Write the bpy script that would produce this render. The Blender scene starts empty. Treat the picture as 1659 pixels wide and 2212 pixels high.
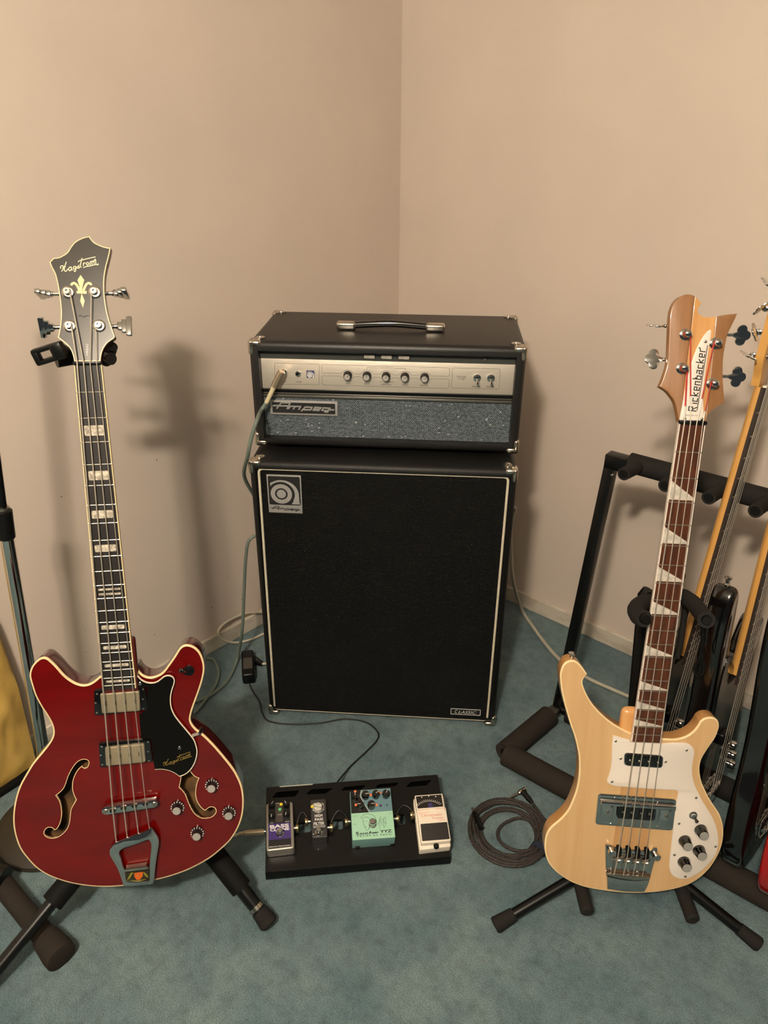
import bpy, bmesh, math, random
from mathutils import Vector, Matrix
from mathutils.geometry import tessellate_polygon
from math import sin, cos, pi, radians, sqrt, atan2
random.seed(7)
SC = bpy.context.scene
COL = SC.collection

# ------------------------------------------------------------------ camera
FPX, PITCH, ROLL, CAMH = 1676.265, .4775, .0048, 1.4619
IW, IH = 1659, 2212
CR = Matrix(((1, 0, 0), (0, sin(PITCH), -cos(PITCH)), (0, cos(PITCH), sin(PITCH)))) @ Matrix.Rotation(ROLL, 3, 'Z')
CAMO = Vector((0, 0, CAMH))
cam = bpy.data.cameras.new('camera'); camo = bpy.data.objects.new('camera', cam); COL.objects.link(camo)
camo.matrix_world = Matrix.Translation(CAMO) @ CR.to_4x4()
cam.sensor_fit = 'VERTICAL'; cam.sensor_height = 24; cam.sensor_width = 24; cam.lens = FPX / IH * 24
cam.clip_start = .02
SC.camera = camo

# ------------------------------------------------------------------ light
SC.view_settings.view_transform = 'Standard'; SC.view_settings.look = 'None'
SC.view_settings.gamma = 1; SC.view_settings.use_curve_mapping = False
SC.view_settings.exposure = 1.3
w = bpy.data.worlds.new('room_ambience'); SC.world = w; w.use_nodes = True
w.node_tree.nodes['Background'].inputs[0].default_value = (.62, .66, .68, 1)
w.node_tree.nodes['Background'].inputs[1].default_value = .03
LAMP = Vector((-.38, -.55, 2.27))
for k, dx in enumerate((-.045, .045)):
    l = bpy.data.lights.new('ceiling_bulb_light', 'POINT'); l.energy = 38; l.color = (1, .875, .715); l.shadow_soft_size = .045
    lo = bpy.data.objects.new('ceiling_bulb_light', l); COL.objects.link(lo); lo.location = LAMP + Vector((dx, .02 * (1 if k else -1), 0))

# ------------------------------------------------------------------ pixel rays (photo 1659 x 2212)
def ray(px, py):
    return (CR @ Vector((px - IW / 2, -(py - IH / 2), -FPX))).normalized()
def onz(px, py, z):
    d = ray(px, py); return CAMO + d * ((z - CAMH) / d.z)
def ony(px, py, y):
    d = ray(px, py); return CAMO + d * (y / d.y)
def onpl(px, py, n, p0):
    d = ray(px, py); return CAMO + d * ((Vector(p0) - CAMO).dot(n) / d.dot(n))
class Frame:
    """a plane standing in the room: local x, y in it, z its normal"""
    def __init__(s, o, R):
        s.o = Vector(o); s.R = Matrix(R); s.n = s.R @ Vector((0, 0, 1)); s.M = Matrix.Translation(s.o) @ s.R.to_4x4()
    def p(s, px, py, h=0.0):
        wpt = onpl(px, py, s.n, s.o + s.n * h); q = s.R.transposed() @ (wpt - s.o); return Vector((q.x, q.y, h))
    def loc(s, wpt): return s.R.transposed() @ (Vector(wpt) - s.o)
def zoom(ox, oy, sc): return lambda q: (ox + q[0] * sc, oy + q[1] * sc)

# ------------------------------------------------------------------ materials
def lin(c):
    return tuple(((v / 255) / 12.92 if v / 255 <= .04045 else ((v / 255 + .055) / 1.055) ** 2.4) for v in c)
MATS = {}
def mat(name, rgb, rough=.5, metal=0, coat=0, noise=None, bump=None, spec=None, sheen=0):
    """noise=(rgb2, scale(x,y,z), lo, hi)   bump=(scale, strength, dist)"""
    if name in MATS: return MATS[name]
    m = bpy.data.materials.new(name); m.use_nodes = True; nt = m.node_tree; b = nt.nodes['Principled BSDF']
    c = lin(rgb); b.inputs['Base Color'].default_value = (*c, 1)
    b.inputs['Roughness'].default_value = rough; b.inputs['Metallic'].default_value = metal
    b.inputs['Coat Weight'].default_value = coat; b.inputs['Coat Roughness'].default_value = .06
    if spec is not None: b.inputs['Specular IOR Level'].default_value = spec
    if sheen: b.inputs['Sheen Weight'].default_value = sheen
    tc = nt.nodes.new('ShaderNodeTexCoord')
    if noise:
        rgb2, scale, lo, hi = noise[:4]
        mp = nt.nodes.new('ShaderNodeMapping'); mp.inputs['Scale'].default_value = scale if isinstance(scale, tuple) else (scale,) * 3
        nt.links.new(tc.outputs['Object'], mp.inputs[0])
        n = nt.nodes.new('ShaderNodeTexNoise'); n.inputs['Scale'].default_value = 1; n.inputs['Detail'].default_value = noise[4] if len(noise) > 4 else 5
        nt.links.new(mp.outputs[0], n.inputs['Vector'])
        r = nt.nodes.new('ShaderNodeValToRGB'); r.color_ramp.elements[0].position = lo; r.color_ramp.elements[1].position = hi
        r.color_ramp.elements[0].color = (*c, 1); r.color_ramp.elements[1].color = (*lin(rgb2), 1)
        nt.links.new(n.outputs[0], r.inputs[0]); nt.links.new(r.outputs[0], b.inputs['Base Color'])
    if bump:
        n = nt.nodes.new('ShaderNodeTexNoise'); n.inputs['Scale'].default_value = bump[0]; n.inputs['Detail'].default_value = 4
        nt.links.new(tc.outputs['Object'], n.inputs['Vector'])
        bp = nt.nodes.new('ShaderNodeBump'); bp.inputs['Strength'].default_value = bump[1]; bp.inputs['Distance'].default_value = bump[2]
        nt.links.new(n.outputs[0], bp.inputs['Height']); nt.links.new(bp.outputs[0], b.inputs['Normal'])
    MATS[name] = m
    return m
def weave(name, c1, c2, cm, bw, bh, axes, rough=.5, spark=0, off=.5, bump=.001, mortar=.12, vary=0):
    """woven threads: brick pattern in the plane given by axes ('xz' or 'xy') of object space"""
    m = bpy.data.materials.new(name); m.use_nodes = True; nt = m.node_tree; b = nt.nodes['Principled BSDF']
    tc = nt.nodes.new('ShaderNodeTexCoord'); sx = nt.nodes.new('ShaderNodeSeparateXYZ'); cx = nt.nodes.new('ShaderNodeCombineXYZ')
    nt.links.new(tc.outputs['Object'], sx.inputs[0])
    nt.links.new(sx.outputs[axes[0].upper()], cx.inputs[0]); nt.links.new(sx.outputs[axes[1].upper()], cx.inputs[1])
    br = nt.nodes.new('ShaderNodeTexBrick'); br.offset = off; br.inputs['Scale'].default_value = 1
    br.inputs['Brick Width'].default_value = bw; br.inputs['Row Height'].default_value = bh; br.inputs['Mortar Size'].default_value = bh * mortar
    br.inputs['Mortar Smooth'].default_value = .6; br.inputs['Bias'].default_value = -.2
    br.inputs['Color1'].default_value = (*lin(c1), 1); br.inputs['Color2'].default_value = (*lin(c2), 1); br.inputs['Mortar'].default_value = (*lin(cm), 1)
    nt.links.new(cx.outputs[0], br.inputs['Vector'])
    out = br.outputs['Color']
    if spark:
        # a few tinsel threads: one cell in many has its glint painted near-white
        dv = nt.nodes.new('ShaderNodeVectorMath'); dv.operation = 'DIVIDE'; dv.inputs[1].default_value = (bw, bh, 1)
        fl = nt.nodes.new('ShaderNodeVectorMath'); fl.operation = 'FLOOR'; wn = nt.nodes.new('ShaderNodeTexWhiteNoise')
        nt.links.new(cx.outputs[0], dv.inputs[0]); nt.links.new(dv.outputs[0], fl.inputs[0]); nt.links.new(fl.outputs[0], wn.inputs['Vector'])
        gt = nt.nodes.new('ShaderNodeMath'); gt.operation = 'GREATER_THAN'; gt.inputs[1].default_value = 1 - spark
        nt.links.new(wn.outputs['Value'], gt.inputs[0])
        mf = nt.nodes.new('ShaderNodeMath'); mf.operation = 'SUBTRACT'; mf.inputs[0].default_value = 1
        nt.links.new(br.outputs['Fac'], mf.inputs[1])
        mu = nt.nodes.new('ShaderNodeMath'); mu.operation = 'MULTIPLY'; nt.links.new(gt.outputs[0], mu.inputs[0]); nt.links.new(mf.outputs[0], mu.inputs[1])
        mx = nt.nodes.new('ShaderNodeMix'); mx.data_type = 'RGBA'
        nt.links.new(mu.outputs[0], mx.inputs['Factor']); nt.links.new(out, mx.inputs['A']); mx.inputs['B'].default_value = (.85, .88, .9, 1)
        out = mx.outputs['Result']; 
    if vary:
        n = nt.nodes.new('ShaderNodeTexNoise'); n.inputs['Scale'].default_value = vary
        nt.links.new(tc.outputs['Object'], n.inputs['Vector'])
        mv = nt.nodes.new('ShaderNodeMix'); mv.data_type = 'RGBA'; mv.blend_type = 'MULTIPLY'; mv.inputs['Factor'].default_value = .8
        nt.links.new(out, mv.inputs['A']); nt.links.new(n.outputs[0], mv.inputs['B']); out = mv.outputs['Result']
    nt.links.new(out, b.inputs['Base Color']); b.inputs['Roughness'].default_value = rough
    bp = nt.nodes.new('ShaderNodeBump'); bp.invert = True; bp.inputs['Strength'].default_value = .8; bp.inputs['Distance'].default_value = bump
    nt.links.new(br.outputs['Fac'], bp.inputs['Height']); nt.links.new(bp.outputs[0], b.inputs['Normal'])
    b.inputs['Specular IOR Level'].default_value = .3; MATS[name] = m; return m

WALL = mat('beige_wall_paint', (214, 199, 184), .75, bump=(90, .06, .002), noise=((208, 194, 180), 3, .35, .65))
BASEB = mat('baseboard_paint', (205, 196, 180), .5, noise=((165, 152, 132), (14, 14, 30), .5, .75), bump=(60, .1, .002))
CEIL = mat('ceiling_paint', (225, 218, 208), .9)
TOLEX = mat('black_textured_vinyl', (26, 25, 24), .42, bump=(900, .35, .0006))
TOLEX2 = mat('black_coarse_vinyl', (14, 14, 14), .5, spec=.35, bump=(700, .5, .0007))
BLKPL = mat('black_plastic', (9, 9, 9), .38, spec=.35)
BLKGL = mat('black_gloss', (7, 7, 7), .08, coat=1)
BLKMET = mat('black_painted_metal', (8, 8, 8), .30, spec=.38)
BLKMATTE = mat('black_matte', (6, 6, 6), .75, spec=.2)
FOAM = mat('black_foam_rubber', (31, 29, 27), .85, spec=.2, bump=(500, .3, .0008))
FOAMB = mat('brownish_foam_rubber', (42, 37, 32), .9, spec=.2, bump=(500, .3, .0008))
CHROME = mat('chrome', (205, 205, 202), .07, 1)
NICKEL = mat('nickel', (200, 192, 178), .22, 1)
DULLMET = mat('dull_silver', (175, 168, 155), .38, 1)
ALU = mat('brushed_aluminium', (232, 222, 206), .38, .6)
def streak(m, sc, st, dist):
    nt = m.node_tree; b = nt.nodes['Principled BSDF']; tc = nt.nodes.new('ShaderNodeTexCoord'); mp = nt.nodes.new('ShaderNodeMapping'); mp.inputs['Scale'].default_value = sc
    n = nt.nodes.new('ShaderNodeTexNoise'); n.inputs['Scale'].default_value = 1; n.inputs['Detail'].default_value = 2; bp = nt.nodes.new('ShaderNodeBump'); bp.inputs['Strength'].default_value = st; bp.inputs['Distance'].default_value = dist
    nt.links.new(tc.outputs['Object'], mp.inputs[0]); nt.links.new(mp.outputs[0], n.inputs['Vector']); nt.links.new(n.outputs[0], bp.inputs['Height']); nt.links.new(bp.outputs[0], b.inputs['Normal'])
streak(ALU, (25, 5200, 1), 1.0, .00016)
CREAM = mat('cream_binding', (226, 200, 152), .35)
WHITEPIPE = mat('cream_piping', (214, 205, 180), .5)
WHITEPL = mat('white_plastic', (226, 216, 204), .3)
PRINTBLK = mat('black_print', (22, 22, 22), .6)
PRINTGREY = mat('grey_print', (90, 84, 76), .6)
PRINTWHITE = mat('white_print', (225, 222, 215), .6)
PRINTGOLD = mat('gold_print', (196, 172, 120), .4)
SILVERPRINT = mat('silver_badge', (168, 166, 163), .45, .3)
REDGLOSS = mat('cherry_red_lacquer', (98, 5, 3), .16, coat=.7, noise=((82, 3, 2), (5, 22, 22), .3, .75), spec=.3)
REDSIDE = mat('dark_cherry_lacquer', (84, 9, 9), .14, coat=1)
EBONY = mat('dark_fingerboard', (33, 28, 25), .45, noise=((22, 18, 16), (120, 14, 120), .3, .7))
PEARL = mat('pearloid', (214, 205, 186), .22, noise=((150, 142, 128), 130, .35, .62, 2), coat=.5)
PADAUK = mat('red_brown_fingerboard', (92, 48, 26), .4, noise=((58, 30, 17), (160, 22, 160), .35, .68), coat=.3)
MAPLE = mat('natural_maple', (212, 176, 128), .3, coat=.6, noise=((203, 163, 113), (60, 4, 60), .3, .7))
MAPLE2 = mat('maple_strip', (208, 158, 100), .3, coat=.6, noise=((196, 142, 86), (90, 5, 90), .3, .7))
MAPLED = mat('neck_strip', (198, 156, 106), .3, coat=.6, noise=((188, 142, 92), (90, 5, 90), .3, .7))
WALNUT = mat('walnut_wing', (150, 108, 70), .38, coat=.4, noise=((134, 94, 60), (110, 6, 110), .3, .7))
AMBERNECK = mat('amber_maple', (208, 158, 86), .28, coat=.5, noise=((196, 144, 74), (80, 5, 80), .3, .7))
STEEL = mat('string_steel', (205, 196, 180), .38, .7)
REDSILK = mat('red_string_silk', (176, 50, 46), .7)
INNERWOOD = mat('inner_wood', (104, 74, 36), .85, noise=((52, 34, 16), 22, .4, .62, 2))

# ------------------------------------------------------------------ mesh helpers
def NB(): return bmesh.new()
def fin(bm, smooth=35):
    bmesh.ops.recalc_face_normals(bm, faces=bm.faces)
    me = bpy.data.meshes.new('m'); bm.to_mesh(me); bm.free()
    if smooth:
        me.shade_smooth(); me.set_sharp_from_angle(angle=radians(smooth))
    return me
def setp(o, label=None, cat=None, group=None, kind=None):
    if label: o['label'] = label
    if cat: o['category'] = cat
    if group: o['group'] = group
    if kind: o['kind'] = kind
    return o
def thing(name, label, cat, M=None, group=None):
    o = bpy.data.objects.new(name, None); o.empty_display_size = .02; COL.objects.link(o)
    if M is not None: o.matrix_world = M if isinstance(M, Matrix) else Matrix.Translation(M)
    return setp(o, label, cat, group)
def part(parent, name, bm, m, label=None, smooth=35, M=None):
    me = bm if isinstance(bm, bpy.types.Mesh) else fin(bm, smooth)
    if not len(me.materials): me.materials.append(m)
    me.name = name
    o = bpy.data.objects.new(name, me); COL.objects.link(o)
    if parent is not None: o.parent = parent
    if M is not None: o.matrix_local = M
    if label: o['label'] = label
    return o
def struct(name, bm, m, smooth=0):
    o = part(None, name, bm, m, smooth=smooth); o['kind'] = 'structure'; return o
def xf(bm, verts, M):
    for v in verts: v.co = M @ v.co
def box(bm, c, s, bev=0, seg=2, M=None):
    r = bmesh.ops.create_cube(bm, size=1); vs = r['verts']
    for v in vs: v.co = Vector((v.co.x * s[0], v.co.y * s[1], v.co.z * s[2]))
    if bev:
        es = list({e for v in vs for e in v.link_edges})
        rr = bmesh.ops.bevel(bm, geom=es, offset=bev, segments=seg, affect='EDGES', profile=.5)
        vs = list({v for f in rr['faces'] for v in f.verts} | {v for v in vs if v.is_valid})
    T = Matrix.Translation(c)
    if M is not None: T = M @ T
    xf(bm, vs, T); return vs
def basis(d):
    d = Vector(d).normalized(); a = Vector((0, 0, 1)) if abs(d.z) < .9 else Vector((1, 0, 0))
    x = a.cross(d).normalized(); return x, d.cross(x)
def tube(bm, pts, r, n=10, cap=True):
    pts = [Vector(p) for p in pts]; N = len(pts)
    rs = r if isinstance(r, (list, tuple)) else [r] * N
    rings = []; x = None
    for i, p in enumerate(pts):
        d = (pts[min(i + 1, N - 1)] - pts[max(i - 1, 0)])
        if d.length < 1e-9: d = Vector((0, 0, 1))
        d.normalize()
        if x is None: x, y = basis(d)
        else:
            x = (x - d * x.dot(d)); x = x.normalized() if x.length > 1e-6 else basis(d)[0]; y = d.cross(x)
        rings.append([bm.verts.new(p + (x * cos(2 * pi * k / n) + y * sin(2 * pi * k / n)) * rs[i]) for k in range(n)])
    for a, b in zip(rings, rings[1:]):
        for k in range(n): bm.faces.new((a[k], a[(k + 1) % n], b[(k + 1) % n], b[k]))
    if cap:
        bm.faces.new(rings[0][::-1]); bm.faces.new(rings[-1])
    return rings
def spline(pts, sub=8):
    P = [Vector(p) for p in pts]; out = []
    for i in range(len(P) - 1):
        a, b, c, d = P[max(i - 1, 0)], P[i], P[i + 1], P[min(i + 2, len(P) - 1)]
        for k in range(sub):
            t = k / sub
            out.append(.5 * (2 * b + (c - a) * t + (2 * a - 5 * b + 4 * c - d) * t * t + (3 * b - 3 * c + d - a) * t ** 3))
    out.append(P[-1]); return out
def lathe(bm, prof, o, d, n=20):
    """prof: (radius, height along d)"""
    x, y = basis(d); d = Vector(d).normalized(); o = Vector(o); rings = []
    for r, h in prof:
        if r < 1e-6: rings.append([bm.verts.new(o + d * h)])
        else: rings.append([bm.verts.new(o + d * h + (x * cos(2 * pi * k / n) + y * sin(2 * pi * k / n)) * r) for k in range(n)])
    for a, b in zip(rings, rings[1:]):
        for k in range(n):
            if len(a) == 1 and len(b) == 1: continue
            if len(a) == 1: bm.faces.new((a[0], b[(k + 1) % n], b[k]))
            elif len(b) == 1: bm.faces.new((a[k], a[(k + 1) % n], b[0]))
            else: bm.faces.new((a[k], a[(k + 1) % n], b[(k + 1) % n], b[k]))
    if len(rings[0]) > 1: bm.faces.new(rings[0][::-1])
    if len(rings[-1]) > 1: bm.faces.new(rings[-1])
def smooth2(pts, sub=4, closed=True):
    """Catmull-Rom through 2d points; a third element marks a sharp corner"""
    P = [Vector((p[0], p[1])) for p in pts]; C = [len(p) > 2 and bool(p[2]) for p in pts]; N = len(P); out = []
    for i in range(N if closed else N - 1):
        b, c = P[i], P[(i + 1) % N]
        a = b if (C[i] or (not closed and i == 0)) else P[i - 1]
        d = c if (C[(i + 1) % N] or (not closed and i == N - 2)) else P[(i + 2) % N]
        for k in range(sub):
            t = k / sub
            out.append(.5 * (2 * b + (c - a) * t + (2 * a - 5 * b + 4 * c - d) * t * t + (3 * b - 3 * c + d - a) * t ** 3))
    if not closed: out.append(P[-1])
    return out
def area2(p): return sum(p[i - 1].x * p[i].y - p[i].x * p[i - 1].y for i in range(len(p))) / 2
def inset(p, d):
    """offset a closed 2d outline inwards by d"""
    s = 1 if area2(p) > 0 else -1; out = []; N = len(p)
    for i in range(N):
        e1 = (p[i] - p[i - 1]); e2 = (p[(i + 1) % N] - p[i])
        if e1.length < 1e-9: e1 = e2
        if e2.length < 1e-9: e2 = e1
        n1 = Vector((-e1.y, e1.x)).normalized(); n2 = Vector((-e2.y, e2.x)).normalized()
        n = n1 + n2
        n = n.normalized() / max(.5, n.normalized().dot(n1)) if n.length > 1e-6 else n1
        out.append(p[i] + n * d * s)
    return out
def cap(bm, loops, z, flip=False):
    """flat face with holes from 2d loops"""
    vs = [[bm.verts.new((p.x, p.y, z)) for p in L] for L in loops]
    flat = [v for L in vs for v in L]
    for t in tessellate_polygon([[Vector((p.x, p.y, 0)) for p in L] for L in loops]):
        try: bm.faces.new([flat[i] for i in t])
        except ValueError: pass
    return vs
def wall(bm, a, b, closed=True):
    N = len(a)
    for i in range(N if closed else N - 1):
        j = (i + 1) % N
        try: bm.faces.new((a[i], a[j], b[j], b[i]))
        except ValueError: pass
def prism(bm, loop, z0, z1, bev=0, holes=()):
    """slab between z0 and z1 (z1 the front); bev rounds the front edge"""
    if bev:
        top = cap(bm, [inset(loop, bev)] + [inset(h, -bev) for h in holes], z1)
        mid = [[bm.verts.new((p.x, p.y, z1 - bev * .3)) for p in inset(L, s * bev * .3)] for L, s in [(loop, 1)] + [(h, -1) for h in holes]]
        low = [[bm.verts.new((p.x, p.y, z1 - bev)) for p in L] for L in [loop] + list(holes)]
        for a, b in zip(top, mid): wall(bm, a, b)
        for a, b in zip(mid, low): wall(bm, a, b)
        top = low
    else: top = cap(bm, [loop] + list(holes), z1)
    bot = cap(bm, [loop] + list(holes), z0)
    for a, b in zip(top, bot): wall(bm, a, b)
def rrect(cx, cy, w_, h_, r, n=5):
    out = []
    for k, (sx, sy) in enumerate(((1, 1), (-1, 1), (-1, -1), (1, -1))):
        for i in range(n + 1):
            a = pi / 2 * (k + i / n); out.append(Vector((cx + sx * (w_ / 2 - r) + r * cos(a), cy + sy * (h_ / 2 - r) + r * sin(a))))
    return out
def rquad(q, r, n=5):
    """rounded corners on a quad given by 2d points"""
    q = [Vector((p[0], p[1])) for p in q]; out = []
    for i in range(len(q)):
        a, b, c = q[i - 1], q[i], q[(i + 1) % len(q)]
        u = (a - b).normalized(); v = (c - b).normalized(); p0, p1 = b + u * r, b + v * r
        for k in range(n + 1):
            t = k / n; out.append((1 - t) ** 2 * p0 + 2 * t * (1 - t) * b + t * t * p1)
    return out
def circ(cx, cy, r, n=24): return [Vector((cx + r * cos(2 * pi * k / n), cy + r * sin(2 * pi * k / n))) for k in range(n)]
def ring_part(bm, outer, inner, z0, z1):
    a = [bm.verts.new((p.x, p.y, z1)) for p in outer]; b = [bm.verts.new((p.x, p.y, z1)) for p in inner]
    c = [bm.verts.new((p.x, p.y, z0)) for p in outer]; d = [bm.verts.new((p.x, p.y, z0)) for p in inner]
    wall(bm, a, b); wall(bm, a, c); wall(bm, b, d); wall(bm, c, d)
def stroke(bm, pts, wd, z0, z1, closed=False):
    """flat ribbon of width wd along a 2d polyline, lying on z1 with its foot on z0"""
    P = [Vector((p[0], p[1])) for p in pts]; N = len(P)
    if closed: P = P + [P[0]]; N += 1
    L, R_ = [], []
    for i in range(N):
        if closed and i in (0, N - 1): e = (P[1] - P[0]).normalized() + (P[-1] - P[-2]).normalized()
        else:
            e = Vector((0, 0))
            if i > 0: e += (P[i] - P[i - 1]).normalized()
            if i < N - 1: e += (P[i + 1] - P[i]).normalized()
        e = e.normalized() if e.length > 1e-6 else Vector((1, 0)); n = Vector((-e.y, e.x))
        f = 1.0
        if 0 < i < N - 1:
            f = 1 / max(.6, n.dot(Vector((-(P[i] - P[i - 1]).y, (P[i] - P[i - 1]).x)).normalized()))
        L.append(P[i] + n * wd / 2 * f); R_.append(P[i] - n * wd / 2 * f)
    a = [bm.verts.new((p.x, p.y, z1)) for p in L]; b = [bm.verts.new((p.x, p.y, z1)) for p in R_]
    wall(bm, a, b, False)
    if z0 < z1:
        c = [bm.verts.new((p.x, p.y, z0)) for p in L]; d = [bm.verts.new((p.x, p.y, z0)) for p in R_]
        wall(bm, a, c, False); wall(bm, b, d, False)
        for i in (0, -1): bm.faces.new((a[i], b[i], d[i], c[i]))
def text_me(s, o, ex, ey, bold=0.0, shear=0.0):
    """mesh of a line of print filling the parallelogram o, o+ex, o+ey (local 3d)"""
    cu = bpy.data.curves.new('t', 'FONT'); cu.body = s; cu.size = 1; cu.offset = bold; cu.shear = shear; cu.resolution_u = 3
    ob = bpy.data.objects.new('t', cu); COL.objects.link(ob)
    dg = bpy.context.evaluated_depsgraph_get(); me = bpy.data.meshes.new_from_object(ob.evaluated_get(dg))
    bpy.data.objects.remove(ob); bpy.data.curves.remove(cu)
    xs = [v.co.x for v in me.vertices]; ys = [v.co.y for v in me.vertices]
    x0, x1, y0, y1 = min(xs), max(xs), min(ys), max(ys)
    o, ex, ey = Vector(o), Vector(ex), Vector(ey)
    for v in me.vertices: v.co = o + ex * ((v.co.x - x0) / (x1 - x0)) + ey * ((v.co.y - y0) / (y1 - y0))
    me.materials.clear(); return me
def print_on(parent, F, zf, s, bl, br, tl, m, h=.0004, bold=0.0, shear=0.0, name='lettering', label=None):
    """print a line on plane F; corners bottom-left, bottom-right, top-left in photo pixels through zf"""
    o, b, t = (F.p(*zf(q), h) for q in (bl, br, tl))
    return part(parent, name, text_me(s, o, b - o, t - o, bold, shear), m, label=label, smooth=0)
def clip(poly, p0, n):
    """keep the side of the line through p0 where n points"""
    out = []; N = len(poly)
    for i in range(N):
        a, b = poly[i], poly[(i + 1) % N]; da, db = (a - p0).dot(n), (b - p0).dot(n)
        if da >= 0: out.append(a)
        if (da >= 0) != (db >= 0): out.append(a + (b - a) * (da / (da - db)))
    return out
def dupmesh(parent, name, me, M=None, label=None):
    o = bpy.data.objects.new(name, me); COL.objects.link(o); o.parent = parent
    if M is not None: o.matrix_local = M
    if label: o['label'] = label
    return o

# ================================================================== the room
CORN = Vector((.0440, 2.533, 0)); DL = Vector((-.6691, -.7431, 0)); DR = Vector((.7431, -.6691, 0)); UP = Vector((0, 0, 1))
def carpet():
    m = bpy.data.materials.new('teal_carpet'); m.use_nodes = True; nt = m.node_tree; b = nt.nodes['Principled BSDF']
    tc = nt.nodes.new('ShaderNodeTexCoord')
    def nz(scale, det, rough=.6):
        n = nt.nodes.new('ShaderNodeTexNoise'); n.inputs['Scale'].default_value = scale; n.inputs['Detail'].default_value = det; n.inputs['Roughness'].default_value = rough
        nt.links.new(tc.outputs['Object'], n.inputs['Vector']); return n
    def ramp(src, a, ca, b_, cb):
        r = nt.nodes.new('ShaderNodeValToRGB'); e = r.color_ramp.elements
        e[0].position = a; e[0].color = (*ca, 1); e[1].position = b_; e[1].color = (*cb, 1); nt.links.new(src, r.inputs[0]); return r
    big = ramp(nz(5.5, 5, .65).outputs[0], .36, lin((88, 115, 122)), .62, lin((114, 136, 138)))
    mid = ramp(nz(38, 4).outputs[0], .30, (.72, .72, .72), .55, (1, 1, 1))
    fine = ramp(nz(420, 3, .8).outputs[0], .34, (.50, .50, .50), .66, (1.35, 1.35, 1.35))
    spots = ramp(nz(13, 2).outputs[0], .54, (1, 1, 1), .72, (.76, .80, .84))
    out = big.outputs[0]
    for k in (mid, fine, spots):
        mx = nt.nodes.new('ShaderNodeMix'); mx.data_type = 'RGBA'; mx.blend_type = 'MULTIPLY'; mx.inputs['Factor'].default_value = 1
        nt.links.new(out, mx.inputs['A']); nt.links.new(k.outputs[0], mx.inputs['B']); out = mx.outputs['Result']
    nt.links.new(out, b.inputs['Base Color']); b.inputs['Roughness'].default_value = .95; b.inputs['Specular IOR Level'].default_value = .1
    b.inputs['Sheen Weight'].default_value = .15
    b1 = nt.nodes.new('ShaderNodeBump'); b1.inputs['Strength'].default_value = .7; b1.inputs['Distance'].default_value = .006
    b2 = nt.nodes.new('ShaderNodeBump'); b2.inputs['Strength'].default_value = .55; b2.inputs['Distance'].default_value = .012
    nt.links.new(nz(330, 3, .75).outputs[0], b1.inputs['Height']); nt.links.new(nz(60, 4).outputs[0], b2.inputs['Height'])
    nt.links.new(b2.outputs[0], b1.inputs['Normal']); nt.links.new(b1.outputs[0], b.inputs['Normal'])
    return m
RM = Matrix.Translation(CORN) @ Matrix((DR.to_tuple() + (0,), (-DL).to_tuple() + (0,), (0, 0, 1, 0), (0, 0, 0, 1))).transposed()
# in room axes the corner is the origin, x runs along the right wall, -y along the left wall
def roombox(name, lo, hi, m):
    bm = NB(); c = [(a + b) / 2 for a, b in zip(lo, hi)]; s = [b - a for a, b in zip(lo, hi)]; box(bm, c, s)
    o = struct(name, bm, m); o.matrix_world = RM; return o
RL = 4.6; RH = 2.42
roombox('floor', (-.1, -RL, -.06), (RL, .1, 0), carpet())
roombox('wall_right', (-.1, 0, 0), (RL, .1, RH), WALL)
WALLS = WALL.copy(); WALLS.name = 'beige_wall_paint_with_specks'
def specks(m):
    nt = m.node_tree; b = nt.nodes['Principled BSDF']; src = b.inputs['Base Color'].links[0].from_socket
    tc = nt.nodes.new('ShaderNodeTexCoord'); v = nt.nodes.new('ShaderNodeTexVoronoi'); v.inputs['Scale'].default_value = 26; nt.links.new(tc.outputs['Object'], v.inputs['Vector'])
    lt = nt.nodes.new('ShaderNodeMath'); lt.operation = 'LESS_THAN'; lt.inputs[1].default_value = .062; nt.links.new(v.outputs['Distance'], lt.inputs[0])
    sp = nt.nodes.new('ShaderNodeSeparateColor'); nt.links.new(v.outputs['Color'], sp.inputs[0]); g = nt.nodes.new('ShaderNodeMath'); g.operation = 'GREATER_THAN'; g.inputs[1].default_value = .62; nt.links.new(sp.outputs[0], g.inputs[0])
    n = nt.nodes.new('ShaderNodeTexNoise'); n.inputs['Scale'].default_value = 2.2; nt.links.new(tc.outputs['Object'], n.inputs['Vector']); g2 = nt.nodes.new('ShaderNodeMath'); g2.operation = 'GREATER_THAN'; g2.inputs[1].default_value = .50; nt.links.new(n.outputs[0], g2.inputs[0])
    xyz = nt.nodes.new('ShaderNodeSeparateXYZ'); nt.links.new(tc.outputs['Object'], xyz.inputs[0]); lz = nt.nodes.new('ShaderNodeMath'); lz.operation = 'LESS_THAN'; lz.inputs[1].default_value = .72; nt.links.new(xyz.outputs['Z'], lz.inputs[0])
    out = lt.outputs[0]
    for q in (g, g2, lz):
        mm = nt.nodes.new('ShaderNodeMath'); mm.operation = 'MULTIPLY'; nt.links.new(out, mm.inputs[0]); nt.links.new(q.outputs[0], mm.inputs[1]); out = mm.outputs[0]
    mx = nt.nodes.new('ShaderNodeMix'); mx.data_type = 'RGBA'; nt.links.new(out, mx.inputs['Factor']); nt.links.new(src, mx.inputs['A']); mx.inputs['B'].default_value = (*lin((146, 128, 106)), 1); nt.links.new(mx.outputs['Result'], b.inputs['Base Color'])
specks(WALLS)
roombox('wall_left', (-.1, -RL, 0), (0, 0, RH), WALLS)
roombox('ceiling', (-.1, -RL, RH), (RL, .1, RH + .06), CEIL)
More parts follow.
